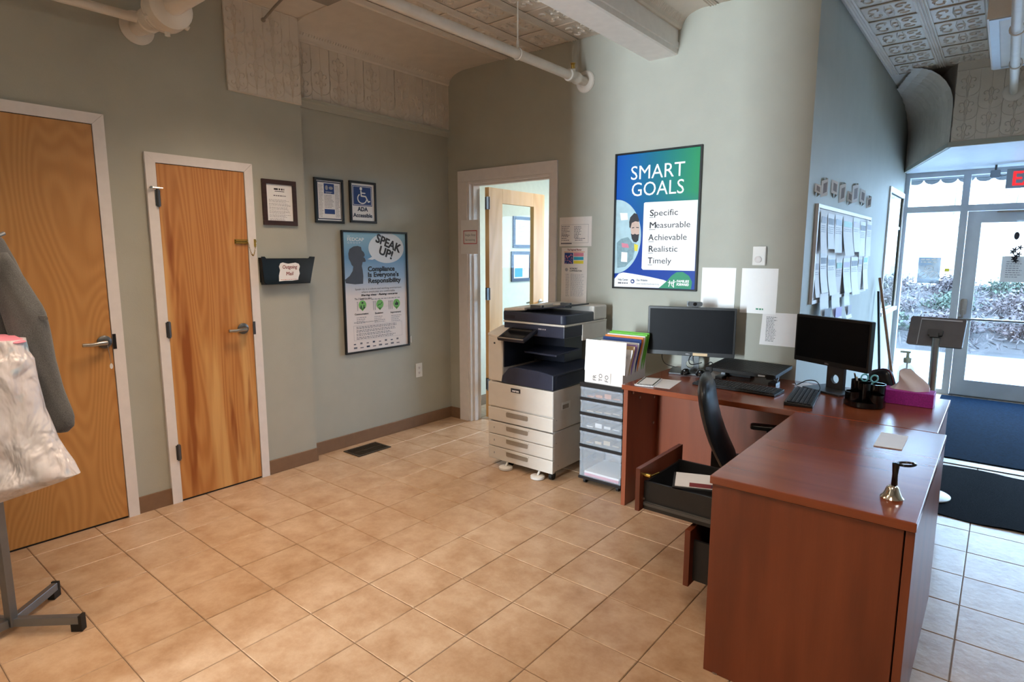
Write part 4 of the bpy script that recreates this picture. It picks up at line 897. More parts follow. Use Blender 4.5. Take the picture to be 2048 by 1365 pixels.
# ================================================================== ENTRANCE SIDE WALL
t = thing('notice_board', 'white-framed notice board covered with pinned papers on side wall', 'notice board', EW.p(3.45, 1.21))
frame4(EW, 2.52, 1.215, 4.40, 1.842, .025, .02, .001).build('frame', 'trim_white', t, bevel=.002)
MB().prism(EW.rect(2.54, 1.235, 4.38, 1.822, .001), EW.n*.008).build('board', 'paper_warm', t)
rr = random.Random(11)
ords = ['first', 'second', 'third', 'fourth', 'fifth', 'sixth', 'seventh', 'eighth']
specs = []
for k, (a0, a1) in enumerate(((2.57, 2.74), (2.76, 2.95), (2.97, 3.2), (3.22, 3.55), (3.57, 3.83), (3.85, 4.1), (4.13, 4.36))): specs.append((a0, 1.53+rr.uniform(-.02, .04), a1, 1.80+rr.uniform(-.02, .01), 'top', k))
for k, (a0, a1) in enumerate(((2.56, 2.68), (2.69, 2.88), (2.90, 3.14), (3.16, 3.38), (3.40, 3.66), (3.68, 3.95), (3.97, 4.15), (4.17, 4.38))): specs.append((a0, 1.25+rr.uniform(-.05, .03), a1, 1.52+rr.uniform(-.02, .02), 'bottom', k))
cols = ['ink_light', 'ink_mid', 'navy', 'green_logo', 'purple_ink', 'ink_mid', 'ink_light', 'cyan_ink']
for a0, b0, a1, b1, row, k in specs:
    t = sheet('pinned_notice', 'printed notice pinned in %s row of board, %s from left' % (row, ords[k]), EW, a0, b0, a1, b1, 'paper' if (k+len(row)) % 3 else 'paper_warm', .03*rr.random(), group='notices pinned on the board', skew=rr.uniform(-.01, .01), h=.0105+.0012*k+(.014 if row == 'top' else 0))
    h_ = .0118+.0012*k+(.014 if row == 'top' else 0)
    prect(t, 'printed_block', EW, a0+.02, b1-.07, a1-.02, b1-.03, cols[k], h_+.002); greek(t, EW, a0+.02, a1-.02, b1-.08, b1-.13, 4, 'ink_light', h_+.004, k, .4, .2, word=.03)
for k, (a0, a1, b0) in enumerate(((2.66, 2.90, 1.075), (3.0, 3.26, 1.06), (3.42, 3.62, 1.05))):
    t = sheet('hanging_notice', 'printed sheet hanging below notice board frame, %s from left' % ords[k], EW, a0, b0, a1, b0+.2, 'paper', .03, group='sheets hanging below the board', h=.034)
    prect(t, 'printed_block', EW, a0+.03, b0+.03, a1-.03, b0+.10, ['ink_mid', 'purple_ink', 'ink_light'][k], .0625)
for k, (a, b, w, h_) in enumerate(((2.49, 1.92, .05, .05), (2.67, 1.952, .09, .10), (2.95, 1.965, .10, .085), (3.2, 1.96, .09, .12), (3.45, 1.94, .05, .07), (3.66, 1.99, .13, .13), (3.95, 1.98, .10, .10), (4.24, 1.965, .06, .08))):
    t = thing('wall_card', 'small folded paper ornament above notice board, %s from left' % ords[k], 'ornament', EW.p(a, b-h_/2), group='paper ornaments above the board')
    s_ = .015*(-1)**k
    MB().loft([[EW.p(a-w/2, b-h_/2+s_, .002), EW.p(a-w/2, b+h_/2+s_, .002), EW.p(a-w/2, b+h_/2+s_, .004), EW.p(a-w/2, b-h_/2+s_, .004)], [EW.p(a, b-h_/2, .03), EW.p(a, b+h_/2, .03), EW.p(a, b+h_/2, .032), EW.p(a, b-h_/2, .032)], [EW.p(a+w/2, b-h_/2-s_, .004), EW.p(a+w/2, b+h_/2-s_, .004), EW.p(a+w/2, b+h_/2-s_, .006), EW.p(a+w/2, b-h_/2-s_, .006)]]).build('card', 'paper', t)
    MB().poly([EW.p(a-w*.42, b-h_*.3+s_, .008), EW.p(a-w*.1, b-h_*.3, .0285), EW.p(a-w*.1, b+h_*.3, .0285), EW.p(a-w*.42, b+h_*.3+s_, .008)]).poly([EW.p(a+w*.1, b-h_*.3, .0275), EW.p(a+w*.42, b-h_*.3-s_, .0105), EW.p(a+w*.42, b+h_*.3-s_, .0105), EW.p(a+w*.1, b+h_*.3, .0275)]).build('printed_block', 'ink_light', t)
# broom poles leaning in the corner
t = thing('broom', 'brown wooden broom handle leaning in corner by window', 'broom', (1.22, 4.75, 0))
MB().tube([(1.235, 4.6, .12), (.96, 4.98, 1.31)], .013, 8).build('handle', 'broom_wood', t, smooth=True)
mb = MB().box(1.14, 1.34, 4.55, 4.63, .10, .15); mb.loft([[Vector((1.14, 4.56, .10)), Vector((1.34, 4.56, .10)), Vector((1.34, 4.62, .10)), Vector((1.14, 4.62, .10))], [Vector((1.11, 4.54, .001)), Vector((1.37, 4.54, .001)), Vector((1.37, 4.64, .001)), Vector((1.11, 4.64, .001))]]); mb.build('brush_head', 'black_matt', t)
t = thing('mop', 'slim black mop handle leaning upright against side wall', 'mop', (1.05, 5.0, 0))
MB().tube([(1.06, 4.95, .04), (.945, 5.08, 1.18)], .012, 8).build('handle', 'black_plastic', t, smooth=True); MB().box(.97, 1.15, 4.90, 5.0, .001, .04).build('mop_head', 'dark_steel', t)

# ================================================================== FRONT DOOR THINGS
t = thing('exit_sign', 'grey exit sign with red letters above entrance door', 'exit sign', (1.97, 6.1, 2.17))
EX = Pl((0, 6.10, 0), (1, 0, 0), (0, 0, 1))
MB().prism(EX.rect(1.793, 2.17, 2.15, 2.355, 0), Vector((0, .045, 0))).build('case', 'exit_case', t, bevel=.004)
for s_, a in (('E', 1.835), ('X', 1.915), ('I', 2.0), ('T', 2.04)): ptext(t, EX, s_, a, 2.195, .19, 'exit_red', .002, bold=.004, name='letter', width=.02 if s_ == 'I' else .065)
MB().cyl((1.97, 6.12, 2.355), (1.97, 6.12, 2.42), .02, n=10).build('mount', 'alu_paint', t)
t = thing('emergency_light', 'small grey emergency lamp head left of exit sign', 'lamp', (1.73, 6.2, 2.3))
MB().rbox(1.665, 1.745, 6.17, 6.23, 2.285, 2.36, .012, axis='y').build('head', 'exit_case', t); MB().cyl((1.745, 6.2, 2.30), (1.80, 6.13, 2.30), .006, n=8).cyl((1.705, 6.2, 2.36), (1.705, 6.2, 2.42), .01, n=8).build('bracket', 'dark_steel', t)
t = thing('awning_fringe', 'scalloped grey awning edge above storefront outside', 'awning', (2.5, 6.75, 2.3))
mb = MB(); x = .6
while x < 4.6: mb.prism([(x+.075+.075*math.cos(q), 6.75, 2.36+.05*math.sin(q)) for q in [PI+PI*k/8 for k in range(9)]], (0, .006, 0)); x += .155
mb.build('scallops', 'dark_steel', t); BX(.5, 4.7, 6.74, 6.77, 2.355, 2.46).build('valance', 'dark_steel', t)
G1 = Pl((0, YF+.04, 0), (1, 0, 0), (0, 0, 1))
t = thing('mask_sign', 'grey square sticker with three white circles on side glass', 'sign', G1.p(1.21, 1.21))
MB().prism(G1.rect(1.11, 1.213, 1.315, 1.497, 0), G1.n*.002).build('backing', 'grey_sign', t)
mb = MB()
for a, b in ((1.213, 1.375), (1.165, 1.305), (1.26, 1.305)):
    stroke(mb, G1, ell(a, b, .038, .038, 22)+[(a+.038, b)], .006, .003); stroke(mb, G1, [(a-.026, b-.026), (a+.026, b+.026)], .006, .003); stroke(mb, G1, [(a-.015, b), (a+.015, b)], .008, .003)
mb.build('prohibition_rings', 'white', t)
ptext(t, G1, 'DO YOUR PART', 1.2125, 1.46, .026, 'white', .003, 'CENTER', flip=True, width=.17) if False else greek(t, G1, 1.13, 1.295, 1.485, 1.43, 2, 'white', .003, 5, .6, .1, word=.03)
G2 = Pl((0, YF+.028, 0), (1, 0, 0), (0, 0, 1))
t = sheet('door_notice', 'white typed notice taped to entrance door glass', G2, 1.832, 1.247, 2.06, 1.512, 'paper', 0, h=.001); greek(t, G2, 1.87, 2.02, 1.47, 1.29, 8, 'ink_light', .003, 6, .35, .4, word=.02)
t = thing('hanging_ornament', 'dark hanging flower ornament on entrance door glass', 'ornament', G2.p(1.935, 1.46))
MB().prism([G2.p(*q, .002) for q in ell(1.928, 1.72, .022, .04, 16)], G2.n*.006).tube([G2.p(1.93, 1.68, .006), G2.p(1.935, 1.60, .006)], .002, 5).build('disc', 'ink', t)
mb = MB()
for k in range(7):
    a, b = 1.935+.03*math.cos(k*1.9)*(1 if k < 5 else .3), 1.60-.022*k; mb.prism([G2.p(a+.02*math.cos(q)*(1+.5*math.cos(5*q)), b+.02*math.sin(q)*(1+.5*math.cos(5*q)), .004) for q in [2*PI*i/20 for i in range(20)]], G2.n*.006)
mb.build('flower_cluster', 'ink', t)
t = thing('yellow_tag', 'tiny yellow reflector tag on glass beside door', 'tag', G1.p(1.375, 1.36)); MB().prism(G1.rect(1.355, 1.345, 1.395, 1.378, 0), G1.n*.004).build('tag_body', 'yellow_ink', t); MB().prism(G1.rect(1.395, 1.358, 1.43, 1.364, 0), G1.n*.003).build('strap', 'ink_light', t)
# mats
o = tag(MB().box(1.45, 2.9, 3.88, 6.36, .0005, .009).build('entrance_mat', 'blue_mat', bevel=.003), 'large dark blue carpet mat before the entrance door', 'mat')
struct(MB().box(XC+.02, XE, 3.74, 3.84, -.002, .006).build('trim_16', 'dark_steel'))
mb = MB(); top = []; x = 1.2
pts = []
while x <= 3.0: pts.append((x, 2.60+.012*math.sin(x*16), 3.655+.018*math.sin(x*11+1))); x += .04
rings = [[Vector((x, y0, .0005)), Vector((x, y1, .0005)), Vector((x, y1, .008+.003*math.sin(x*14))), Vector((x, (y0+y1)/2, .008)), Vector((x, y0, .008+.003*math.sin(x*13)))] for x, y0, y1 in pts]
tag(mb.loft(rings).build('wavy_mat', 'black_mat', smooth=True, ang=30), 'black rubber-backed mat with wavy edges beside desk', 'mat')
# tablet kiosk
t = thing('tablet_kiosk', 'grey tablet kiosk on slim metal post with disc foot', 'kiosk', (1.60, 2.9, .01))
MB().lathe([(.135, 0), (.135, .006), (.12, .012), (.03, .014)], (1.60, 2.9, .0115), n=32).build('base_disc', 'plastic_white', t, smooth=True)
MB().tube([(1.585, 2.9, .02), (1.575, 2.9, 1.02)], .021, 16).build('post', 'steel', t, smooth=True)
KM = Matrix.Translation((1.568, 2.93, 1.055)) @ Matrix.Rotation(math.radians(-8), 4, 'Z') @ Matrix.Rotation(math.radians(-22), 4, 'X')
MB().rbox(-.145, .145, 0, .024, -.092, .092, .012, KM, axis='y').build('tablet_case', 'kiosk_grey', t, smooth=True)
MB().box(-.085, .125, -.004, 0, .072, .08, KM).box(-.088, -.085, -.003, 0, -.09, .08, KM).build('back_vent', 'alu_paint', t); MB().rbox(-.04, .04, -.02, 0, -.03, .01, .008, KM, axis='y').box(-.022, .022, -.035, -.015, -.045, -.015, KM).build('bracket', 'dark_steel', t)
BX(-.13, .13, .0235, .026, -.082, .082, KM).build('screen', 'screen_black', t)

# ================================================================== COPIER
cx0, cx1, cy0, cy1 = -.953, -.378, 1.575, 2.22
t = thing('copier', 'large grey office copier with navy output tray beside door', 'copier', (-.665, 1.9, 0))
MB().box(cx0+.01, cx1-.01, cy0+.03, cy1, .055, .335).build('stand', 'copier_grey', t, bevel=.006)
for z0, z1 in ((.052, .145), (.149, .238), (.242, .333)):
    d = MB().box(cx0, cx1, cy0, cy0+.03, z0, z1).build('paper_drawer', 'copier_grey', t, bevel=.005); zc = (z0+z1)/2
    MB().rbox(cx0+.17, cx0+.365, cy0-.002, cy0+.002, zc-.006, zc+.03, .01, axis='y').build('handle_recess', 'conduit_grey', d); MB().box(cx0+.16, cx0+.375, cy0-.006, cy0, zc+.028, zc+.034).build('handle_lip', 'copier_grey', d)
    MB().box(cx0+.055, cx0+.06, cy0-.0015, cy0, zc-.006, zc+.008).build('level_mark', 'ink_mid', d)
MB().box(cx0+.008, cx1-.004, cy0+.012, cy1, .342, .625).build('main_body', 'copier_grey', t, bevel=.006)
d = MB().box(cx0, cx1, cy0-.002, cy0+.02, .342, .438).build('paper_drawer', 'copier_grey', t, bevel=.005)
MB().rbox(cx0+.17, cx0+.365, cy0-.004, cy0-.001, .385, .42, .01, axis='y').build('handle_recess', 'conduit_grey', d)
fd = MB().box(cx0, cx1, cy0-.002, cy0+.02, .445, .625).build('front_door', 'copier_grey', t, bevel=.008)
CP = Pl((0, cy0-.003, 0), (1, 0, 0), (0, 0, 1))
MB().prism(CP.rect(cx0+.215, .572, cx0+.30, .602, 0), CP.n*.002).build('name_plate', 'ink', fd, bevel=.002); ptext(fd, CP, 'xerox', cx0+.2575, .579, .022, 'white', .0024, 'CENTER', .0006, width=.06)
# left column
MB().box(cx0, cx0+.135, cy0, cy1, .632, .955).build('left_column', 'copier_grey', t, bevel=.01)
MB().prism([(cx0, cy0-.002, .955), (cx0+.14, cy0-.002, .935), (cx0+.14, cy0+.16, 1.0), (cx0, cy0+.16, 1.0)], (0, 0, .018)).build('column_cap', 'copier_grey', t, bevel=.004)
MB().box(cx0+.055, cx0+.07, cy0-.001, cy0+.001, .90, .912).build('lock', 'ink', t)
# output tray block
pts = [(cx0+.125, .63), (cx1, .63), (cx1, .735), (cx1-.12, .75), (cx0+.26, .755), (cx0+.19, .74), (cx0+.135, .68)]
MB().prism([(a, cy0-.004, b) for a, b in pts], (0, cy1-cy0-.05, 0)).build('output_tray', 'copier_navy', t, bevel=.006)
MB().box(cx1-.001, cx1+.001, cy0+.03, cy0+.036, .65, .735).box(cx1-.001, cx1+.0015, cy0+.05, cy1-.1, .715, .722).build('tray_seam', 'copier_dark', t)
MB().box(cx0+.135, cx1-.16, cy0+.36, cy1-.05, .755, .98).build('rear_cavity_wall', 'copier_dark', t)
MB().box(cx0+.135, cx0+.145, cy0+.01, cy0+.36, .74, .97).build('cavity_side', 'copier_dark', t)
MB().prism([(cx0+.22, cy0+.14, .835), (cx1-.05, cy0+.10, .84), (cx1-.03, cy0+.36, .86), (cx0+.16, cy0+.36, .85)], (0, 0, .014)).build('upper_tray', 'copier_navy', t, bevel=.003)
# scanner
sy0 = cy0+.12
MB().box(cx0+.05, cx1, sy0, cy1+.02, .965, 1.045).build('scanner_body', 'copier_navy', t, bevel=.006)
MB().box(cx1-.006, cx1+.004, sy0+.22, cy1+.02, .93, 1.055).build('side_cheek', 'copier_grey', t, bevel=.005)
MB().box(cx0+.045, cx1+.004, sy0-.004, cy1+.022, 1.045, 1.058).build('scanner_rim', 'copier_grey', t, bevel=.003)
MB().rbox(cx0+.03, cx1, sy0+.0, cy1+.02, 1.058, 1.125, .03).build('feeder_base', 'copier_navy', t, bevel=.008)
MB().prism([(cx0+.03, sy0+.02, 1.12), (cx0+.22, sy0+.02, 1.135), (cx0+.22, cy1+.02, 1.15), (cx0+.03, cy1+.02, 1.13)], (0, 0, .022)).build('feeder_cover', 'copier_grey', t, bevel=.006)
MB().box(cx0+.20, cx1+.003, cy1-.16, cy1+.024, 1.06, 1.165).build('feeder_rear', 'copier_grey', t, bevel=.012)
MB().prism([(cx0+.22, sy0+.05, 1.135), (cx1-.03, sy0+.05, 1.175), (cx1-.03, cy1-.17, 1.175), (cx0+.22, cy1-.17, 1.14)], (0, 0, .01)).build('feeder_tray', 'copier_dark', t, bevel=.003)
for q in ((cx0+.24, cx0+.34, sy0+.06, sy0+.09, 1.146, 1.175), (cx0+.40, cx0+.48, sy0+.2, sy0+.23, 1.155, 1.19)): BX(*q).build('paper_guide', 'dark_steel', t, bevel=.003)
MB().box(cx0+.06, cx0+.15, sy0-.001, sy0+.001, 1.075, 1.10).build('scan_window', 'copier_dark', t)
greek(t, Pl((0, sy0-.001, 0), (1, 0, 0), (0, 0, 1)), cx0+.36, cx0+.43, 1.024, 1.01, 1, 'ink_light', .001, 2, .6, 0, word=.02)
# control panel
PMx = Matrix.Translation((cx0+.235, cy0+.045, .965)) @ Matrix.Rotation(math.radians(22), 4, 'X')
MB().rbox(-.12, .12, -.085, .085, 0, .02, .012, PMx).build('control_panel', 'copier_dark', t, bevel=.003); BX(-.095, .095, -.06, .07, .02, .0215, PMx).build('touch_screen', 'black_gloss', t); BX(-.11, .11, -.082, -.07, .02, .022, PMx).build('panel_edge', 'conduit_grey', t)
# right side recess, screws
SP = Pl((cx1-.004, 0, 0), (0, 1, 0), (0, 0, 1))
MB().prism(SP.rect(1.685, .478, 1.785, .53, 0), SP.n*.002).build('side_handle', 'plastic_white', t); MB().poly(SP.rect(1.69, .483, 1.765, .513, .0025)).build('side_handle_pocket', 'conduit_grey', t)
mb = MB()
for a, b in ((1.62, .42), (1.62, .26), (1.645, .095), (1.95, .60), (2.05, .97)): mb.poly([SP.p(*q, .003) for q in ell(a, b, .004, .004, 8)])
mb.build('screws', 'ink_mid', t)
for x, y in ((cx0+.15, cy0+.08), (cx1-.03, cy0+.04), (cx0+.15, cy1-.06), (cx1-.04, cy1-.06)):
    MB().cyl((x-.012, y, .027), (x+.012, y, .027), .027, n=16).box(x-.016, x+.016, y-.012, y+.012, .03, .056).build('castor', 'rubber', t)
for x, y in ((cx0+.17, cy0-.005), (cx1-.12, cy0-.005)): MB().lathe([(.05, 0), (.05, .014), (.042, .018), (0, .018)], (x, y, .004), n=24).cyl((x, y, .02), (x, y+.03, .058), .008, n=8).build('levelling_foot', 'plastic_white', t, smooth=True)

# ================================================================== DRAWER CART
dx0, dx1, dy0, dy1 = -.235, .075, 1.69, 2.05
t = thing('drawer_cart', 'clear plastic five-drawer cart with black frame under desk edge', 'drawer cart', (-.08, 1.87, 0))
zs = [(.05, .255), (.275, .365), (.385, .475), (.49, .575), (.59, .665)]
for z in (.035, .257, .367, .477, .577, .668): MB().box(dx0-.006, dx1+.006, dy0-.008, dy1, z, z+.019 if z < .66 else z+.03).build('frame_shelf', 'black_plastic', t, bevel=.003)
for x in (dx0-.004, dx1-.004):
    for y in (dy0+.03, dy1-.03): BX(x, x+.008, y-.01, y+.01, .03, .69).build('frame_post', 'black_plastic', t)
for k, (z0, z1) in enumerate(zs):
    d = MB().box(dx0, dx1, dy0, dy0+.004, z0, z1).box(dx0, dx0+.004, dy0+.004, dy1-.02, z0, z1-.01).box(dx1-.004, dx1, dy0+.004, dy1-.02, z0, z1-.01).box(dx0, dx1, dy1-.024, dy1-.02, z0, z1-.01).box(dx0+.004, dx1-.004, dy0+.004, dy1-.024, z0, z0+.004).build('drawer', 'drawer_clear', t)
    MB().box(dx0, dx1, dy0-.008, dy0, z1-.012, z1).build('pull_lip', 'drawer_clear', d)
    mb = MB()
    for q in range(4):
        x = dx0+.03+.06*q; mb.box(x, x+.05, dy0+.03+.01*q, dy0+.2, z0+.006, z0+.012+.012*((q*k) % 3))
    mb.build('contents', ['paper', 'folder_tan', 'paper', 'folder_tan', 'orange_ink'][k], d)
BX(dx0+.03, dx1-.02, dy0+.012, dy1-.08, .0561, .075).build('pink_paper_stack', 'pink_ink', t); BX(dx0+.03, dx1-.02, dy0+.014, dy1-.08, .075, .088).build('white_paper_stack', 'white', t)
for x in (dx0+.03, dx1-.03):
    for y in (dy0+.03, dy1-.03): MB().cyl((x-.008, y, .018), (x+.008, y, .018), .018, n=12).box(x-.01, x+.01, y-.008, y+.008, .018, .036).build('castor', 'rubber', t)
# file box with hanging folders on the cart
t = thing('file_sorter', 'file box stuffed with folders on top of drawer cart', 'file box', (-.08, 1.85, .698))
MB().prism([(dx0+.02, 1.70, .699), (dx1-.01, 1.70, .699), (dx1-.01, 1.705, .84), (dx0+.02, 1.705, .84)], (0, .004, 0)).box(dx0+.02, dx0+.026, 1.705, 2.0, .699, .88).box(dx1-.016, dx1-.01, 1.705, 2.0, .699, .88).box(dx0+.02, dx1-.01, 2.0, 2.006, .699, .93).box(dx0+.02, dx1-.01, 1.70, 2.0, .698, .703).build('box', 'paper_warm', t)
FS = Pl((0, 1.698, 0), (1, 0, 0), (0, 0, 1))
MB().prism(FS.rect(-.205, .705, -.02, .80, 0), FS.n*.001).build('front_sign', 'paper_warm', t)
for k, s_ in enumerate(('FREE', 'TO', 'FOR')): ptext(t, FS, s_, -.125+.045*k, .705, .034, 'ink', .002, rot=PI/2, width=.08, name='lettering') if False else ptext(t, FS, s_[:2], -.125+.045*k, .715, .036, 'ink', .002, rot=PI/2)
for k, (m_, z1) in enumerate((('paper', .93), ('folder_tan', .95), ('purple_ink', .955), ('paper', .965), ('blue_ink', .985), ('orange_ink', .995), ('paper', 1.0), ('folder_green', 1.01), ('folder_green', 1.015))):
    y = 1.745+.028*k; x1 = .085+.012*k
    MB().prism([(dx0+.032, y, .704), (dx1-.02, y, .704), (dx1+.02, y+.02, z1-.02), (dx1+.02, y+.02, z1), (dx0+.05, y+.02, z1)], (0, .006, 0)).build('folder', m_, t)
FB = Pl((-.10, 1.66, .80), (1, 0, 0), (0, .09, 1))
tag(MB().prism([Pl((0, 1.69, .778), (1, 0, 0), (0, .06, 1)).p(a, b) for a, b in ((-.21, 0), (.085, 0), (.085, .205), (-.21, .205))], (0, .002, 0)).build('blank_sheet', 'white'), 'plain white sheet standing before the file box folders', 'paper')

# ================================================================== DESKS
ZT = .757
mx0, mx1, my0, my1 = .15, 1.705, 1.535, 2.315
t = thing('desk', 'cherry wood desk along the back wall under two monitors', 'desk', (.93, 1.92, 0))
BX(mx0, mx1, my0, my1, ZT-.03, ZT).build('desk_top', 'desk_top', t, bevel=.003)
sd = MB().box(mx0+.012, mx0+.04, my0+.005, my1-.01, .001, ZT-.03).build('side_panel', 'desk_side', t, bevel=.002)
MB().box(mx1-.035, mx1-.007, my0+.005, my1-.01, .001, ZT-.03).build('side_panel', 'desk_side', t, bevel=.002)
BX(mx0+.04, mx1-.035, my0+.42, my0+.44, .02, ZT-.03).build('modesty_panel', 'desk_side', t)
mb = MB()
for y, z in ((my0+.07, .70), (my0+.16, .655), (my0+.36, .45), (my0+.36, .62)): mb.cyl((mx0+.04, y, z), (mx0+.044, y, z), .008, n=10)
mb.build('cam_fittings', 'steel', t)
rx0, rx1, ry0, ry1 = 1.125, 1.737, .408, 1.53
t = thing('desk_return', 'cherry wood desk return in front with bell on top', 'desk', (1.43, .97, 0))
BX(rx0, rx1, ry0, ry1, ZT-.03, ZT).build('desk_top', 'desk_top', t, bevel=.003)
BX(rx0+.006, rx1-.03, ry0+.012, ry0+.035, .001, ZT-.034).build('end_panel', 'desk_side', t, bevel=.002)
BX(rx1-.026, rx1-.002, ry0+.012, ry1-.006, .001, ZT-.034).build('back_panel', 'desk_side', t, bevel=.002)
# pedestal carcass behind the end panel
MB().box(rx0+.01, rx1-.03, ry0+.04, ry0+.27, .02, ZT-.032).box(rx0+.03, rx1-.03, 1.147, 1.157, .02, ZT-.032).box(rx0+.05, rx1-.03, .68, 1.147, .02, .06).build('pedestal', 'desk_side', t)
for x in (rx0+.05, rx1-.06): MB().cyl((x, ry0+.024, .0), (x, ry0+.024, .006), .015, n=12).build('glide', 'steel', t)
# open drawer
dz = thing('drawer_proxy', '', '') if False else None
dr = BX(.690, .712, .695, 1.145, .405, .60).build('open_drawer', 'desk_edge', t, bevel=.002)
MB().box(.712, 1.24, .735, .747, .405, .535).box(.712, 1.24, 1.093, 1.105, .405, .535).box(1.23, 1.24, .747, 1.093, .405, .535).box(.712, .72, .747, 1.093, .405, .53).box(.72, 1.23, .747, 1.093, .42, .426).build('drawer_box', 'drawer_dark', dr)
MB().box(.715, 1.25, .727, .735, .425, .445).box(.715, 1.25, .724, .727, .43, .44).build('slide_rail', 'dark_steel', dr); BX(.715, 1.25, 1.105, 1.113, .425, .445).build('slide_rail', 'dark_steel', dr)
MB().box(1.04, 1.08, .722, .7245, .445, .455).build('slide_stop', 'plastic_white', dr)
MB().cyl((.712, .73, .565), (.745, .73, .565), .009, n=10).cyl((.745, .73, .565), (.76, .78, .57), .004, n=8).build('lock_mechanism', 'brass', dr, smooth=True); MB().cyl((.716, .7348, .455), (.716, .728, .455), .006, n=10).build('cam_fitting', 'steel', dr)
lo = BX(.925, .95, .695, 1.145, .135, .385).build('lower_drawer', 'desk_edge', t, bevel=.002)
MB().box(.95, 1.24, .735, .747, .15, .33).box(.95, 1.24, 1.093, 1.105, .15, .33).box(.95, 1.24, .747, 1.093, .15, .156).build('drawer_box', 'drawer_dark', lo)
# papers in the drawer
PM = Matrix.Translation((.95, .90, .565)) @ Matrix.Rotation(math.radians(22), 4, 'Z') @ Matrix.Rotation(math.radians(-5), 4, 'X')
t = thing('drawer_papers', 'white papers and a red printed flyer in open drawer', 'papers', (.95, .91, .43))
BX(-.16, .16, -.12, .12, -.035, -.03, PM).build('folder', 'drawer_dark', t); BX(-.15, .15, -.11, .11, -.029, -.026, PM).build('white_sheet', 'paper', t)
MB().box(-.09, .03, -.108, -.05, -.0255, -.0245, PM).build('red_flyer', 'maroon', t); MB().box(.03, .10, -.105, -.055, -.0255, -.0245, PM).build('flyer_photo', 'folder_tan', t); MB().box(.0, .05, -.10, -.06, -.0244, -.0238, PM).build('flyer_people', 'navy', t)

# ---- chair
t = thing('office_chair', 'black leather office chair tucked between desk and return', 'chair', (1.02, 1.366, 0), rz=math.radians(16))
# local: faces +x
rings = []
for k in range(9):
    f = k/8; z = .47+.455*f; xo = -.13-.15*f-.03*math.sin(PI*f); w = .19+.02*math.sin(PI*f)-(.05 if k == 8 else .02 if k == 0 else 0); th = .045-(.018 if k in (0, 8) else 0)
    rings.append([Vector((xo+th*math.cos(q)*(1 if math.cos(q) > 0 else .8), w*math.sin(q)*(1+.0*abs(math.cos(q))), z)) for q in [2*PI*i/20 for i in range(20)]])
MB().loft(rings).build('backrest', 'black_leather', t, smooth=True, local=True, ang=70)
MB().rbox(-.17, .24, -.20, .20, .43, .49, .07).build('seat', 'black_leather', t, local=True, bevel=.02)
MB().box(-.23, -.14, -.03, .03, .35, .55).box(-.2, .0, -.03, .03, .36, .38).build('back_bracket', 'black_plastic', t, local=True)
for s_ in (-1, 1):
    MB().rbox(-.06, .16, s_*.245-.03, s_*.245+.03, .615, .64, .02).box(.02, .05, s_*.245-.012, s_*.245+.012, .40, .615).box(.02, .05, min(s_*.257, 0), max(0, s_*.257), .385, .405).build('armrest', 'black_plastic', t, local=True, bevel=.005)
MB().cyl((0, 0, .10), (0, 0, .43), .028, n=14).build('column', 'black_plastic', t, smooth=True, local=True)
for k in range(5):
    th = 2*PI*k/5+.3; p = Vector((math.cos(th), math.sin(th), 0))
    MB().tube([Vector((0, 0, .10)), p*.26+Vector((0, 0, .065))], [.022, .014], 8).build('base_leg', 'black_plastic', t, local=True)
    MB().cyl(p*.26+Vector((0, 0, .03))+Vector((-p.y, p.x, 0))*.02, p*.26+Vector((0, 0, .03))-Vector((-p.y, p.x, 0))*.02, .03, n=14).build('castor', 'rubber', t, local=True)

# ---- monitors
def monitor(label, loc, rz, w, h, zb, sticker=None, base_off=0, notch=True):
    t = thing('monitor', label, 'monitor', (*loc, ZT), rz)
    b = ZT; z0 = zb-ZT; z1 = z0+h
    MB().rbox(-w/2, w/2, -.045, -.015, z0, z1, .006, axis='y').box(-w/2+.06, w/2-.06, -.015, .01, z0+.05, z1-.05).build('housing', 'black_plastic', t, local=True, bevel=.002)
    BX(-w/2+.013, w/2-.013, -.0475, -.045, z0+.028, z1-.014).build('screen', 'screen_black', t, local=True)
    pl = Pl((0, -.0455, 0), (1, 0, 0), (0, 0, 1))
    ptxt_local(t, pl, 'DELL', -.012, z0+.008, .012, 'ink_light', .001)
    # stand neck with cable hole
    mb = MB(); R_ = .026; zc = z0*.5-.005; hw = .055; n_ = 16
    top = z0+.12
    rect_pts = []
    for k in range(n_+1):
        q = -PI/2+2*PI*k/n_; rect_pts.append(q)
    for y in (0,):
        for side in (-1, 1):
            pts = [(side*hw, .004), (0, .004)]+[(side*R_*math.sin(PI*k/8), zc-R_*math.cos(PI*k/8)) for k in range(9)]+[(0, top), (side*hw, top)]
            mb.prism([(a, .012, b_) for a, b_ in (pts if side < 0 else pts[::-1])], (0, .02, 0))
    mb.build('stand_neck', 'dark_steel', t, local=True)
    MB().rbox(-.125, .125, -.10, .10, .0005, .012, .012).build('stand_base', 'dark_steel', t, local=True, bevel=.002)
    if sticker: MB().box(sticker[0], sticker[1], -.048, -.0455, z0+.004, z0+.022).build('asset_sticker', 'folder_tan', t, local=True)
    return t
def ptxt_local(par, pl, *a):
    keep = WM[par.name]; WM[par.name] = Matrix.Identity(4); o = ptext(par, pl, *a, align='CENTER', bold=.0003); WM[par.name] = keep; WM[o.name] = keep
mA = monitor('black monitor with webcam on top standing below framed poster', (.315, 2.145), math.radians(17), .548, .318, .875, (.02, .11))
mB = monitor('black angled monitor at desk corner near pen organiser', (1.165, 2.145), math.radians(-29), .485, .275, .905)
t = thing('webcam', 'small black webcam clipped on the left monitor', 'webcam', (.33, 2.12, 1.193))
wm = Matrix.Translation((.352, 2.10, 1.195)) @ Matrix.Rotation(math.radians(17), 4, 'Z')
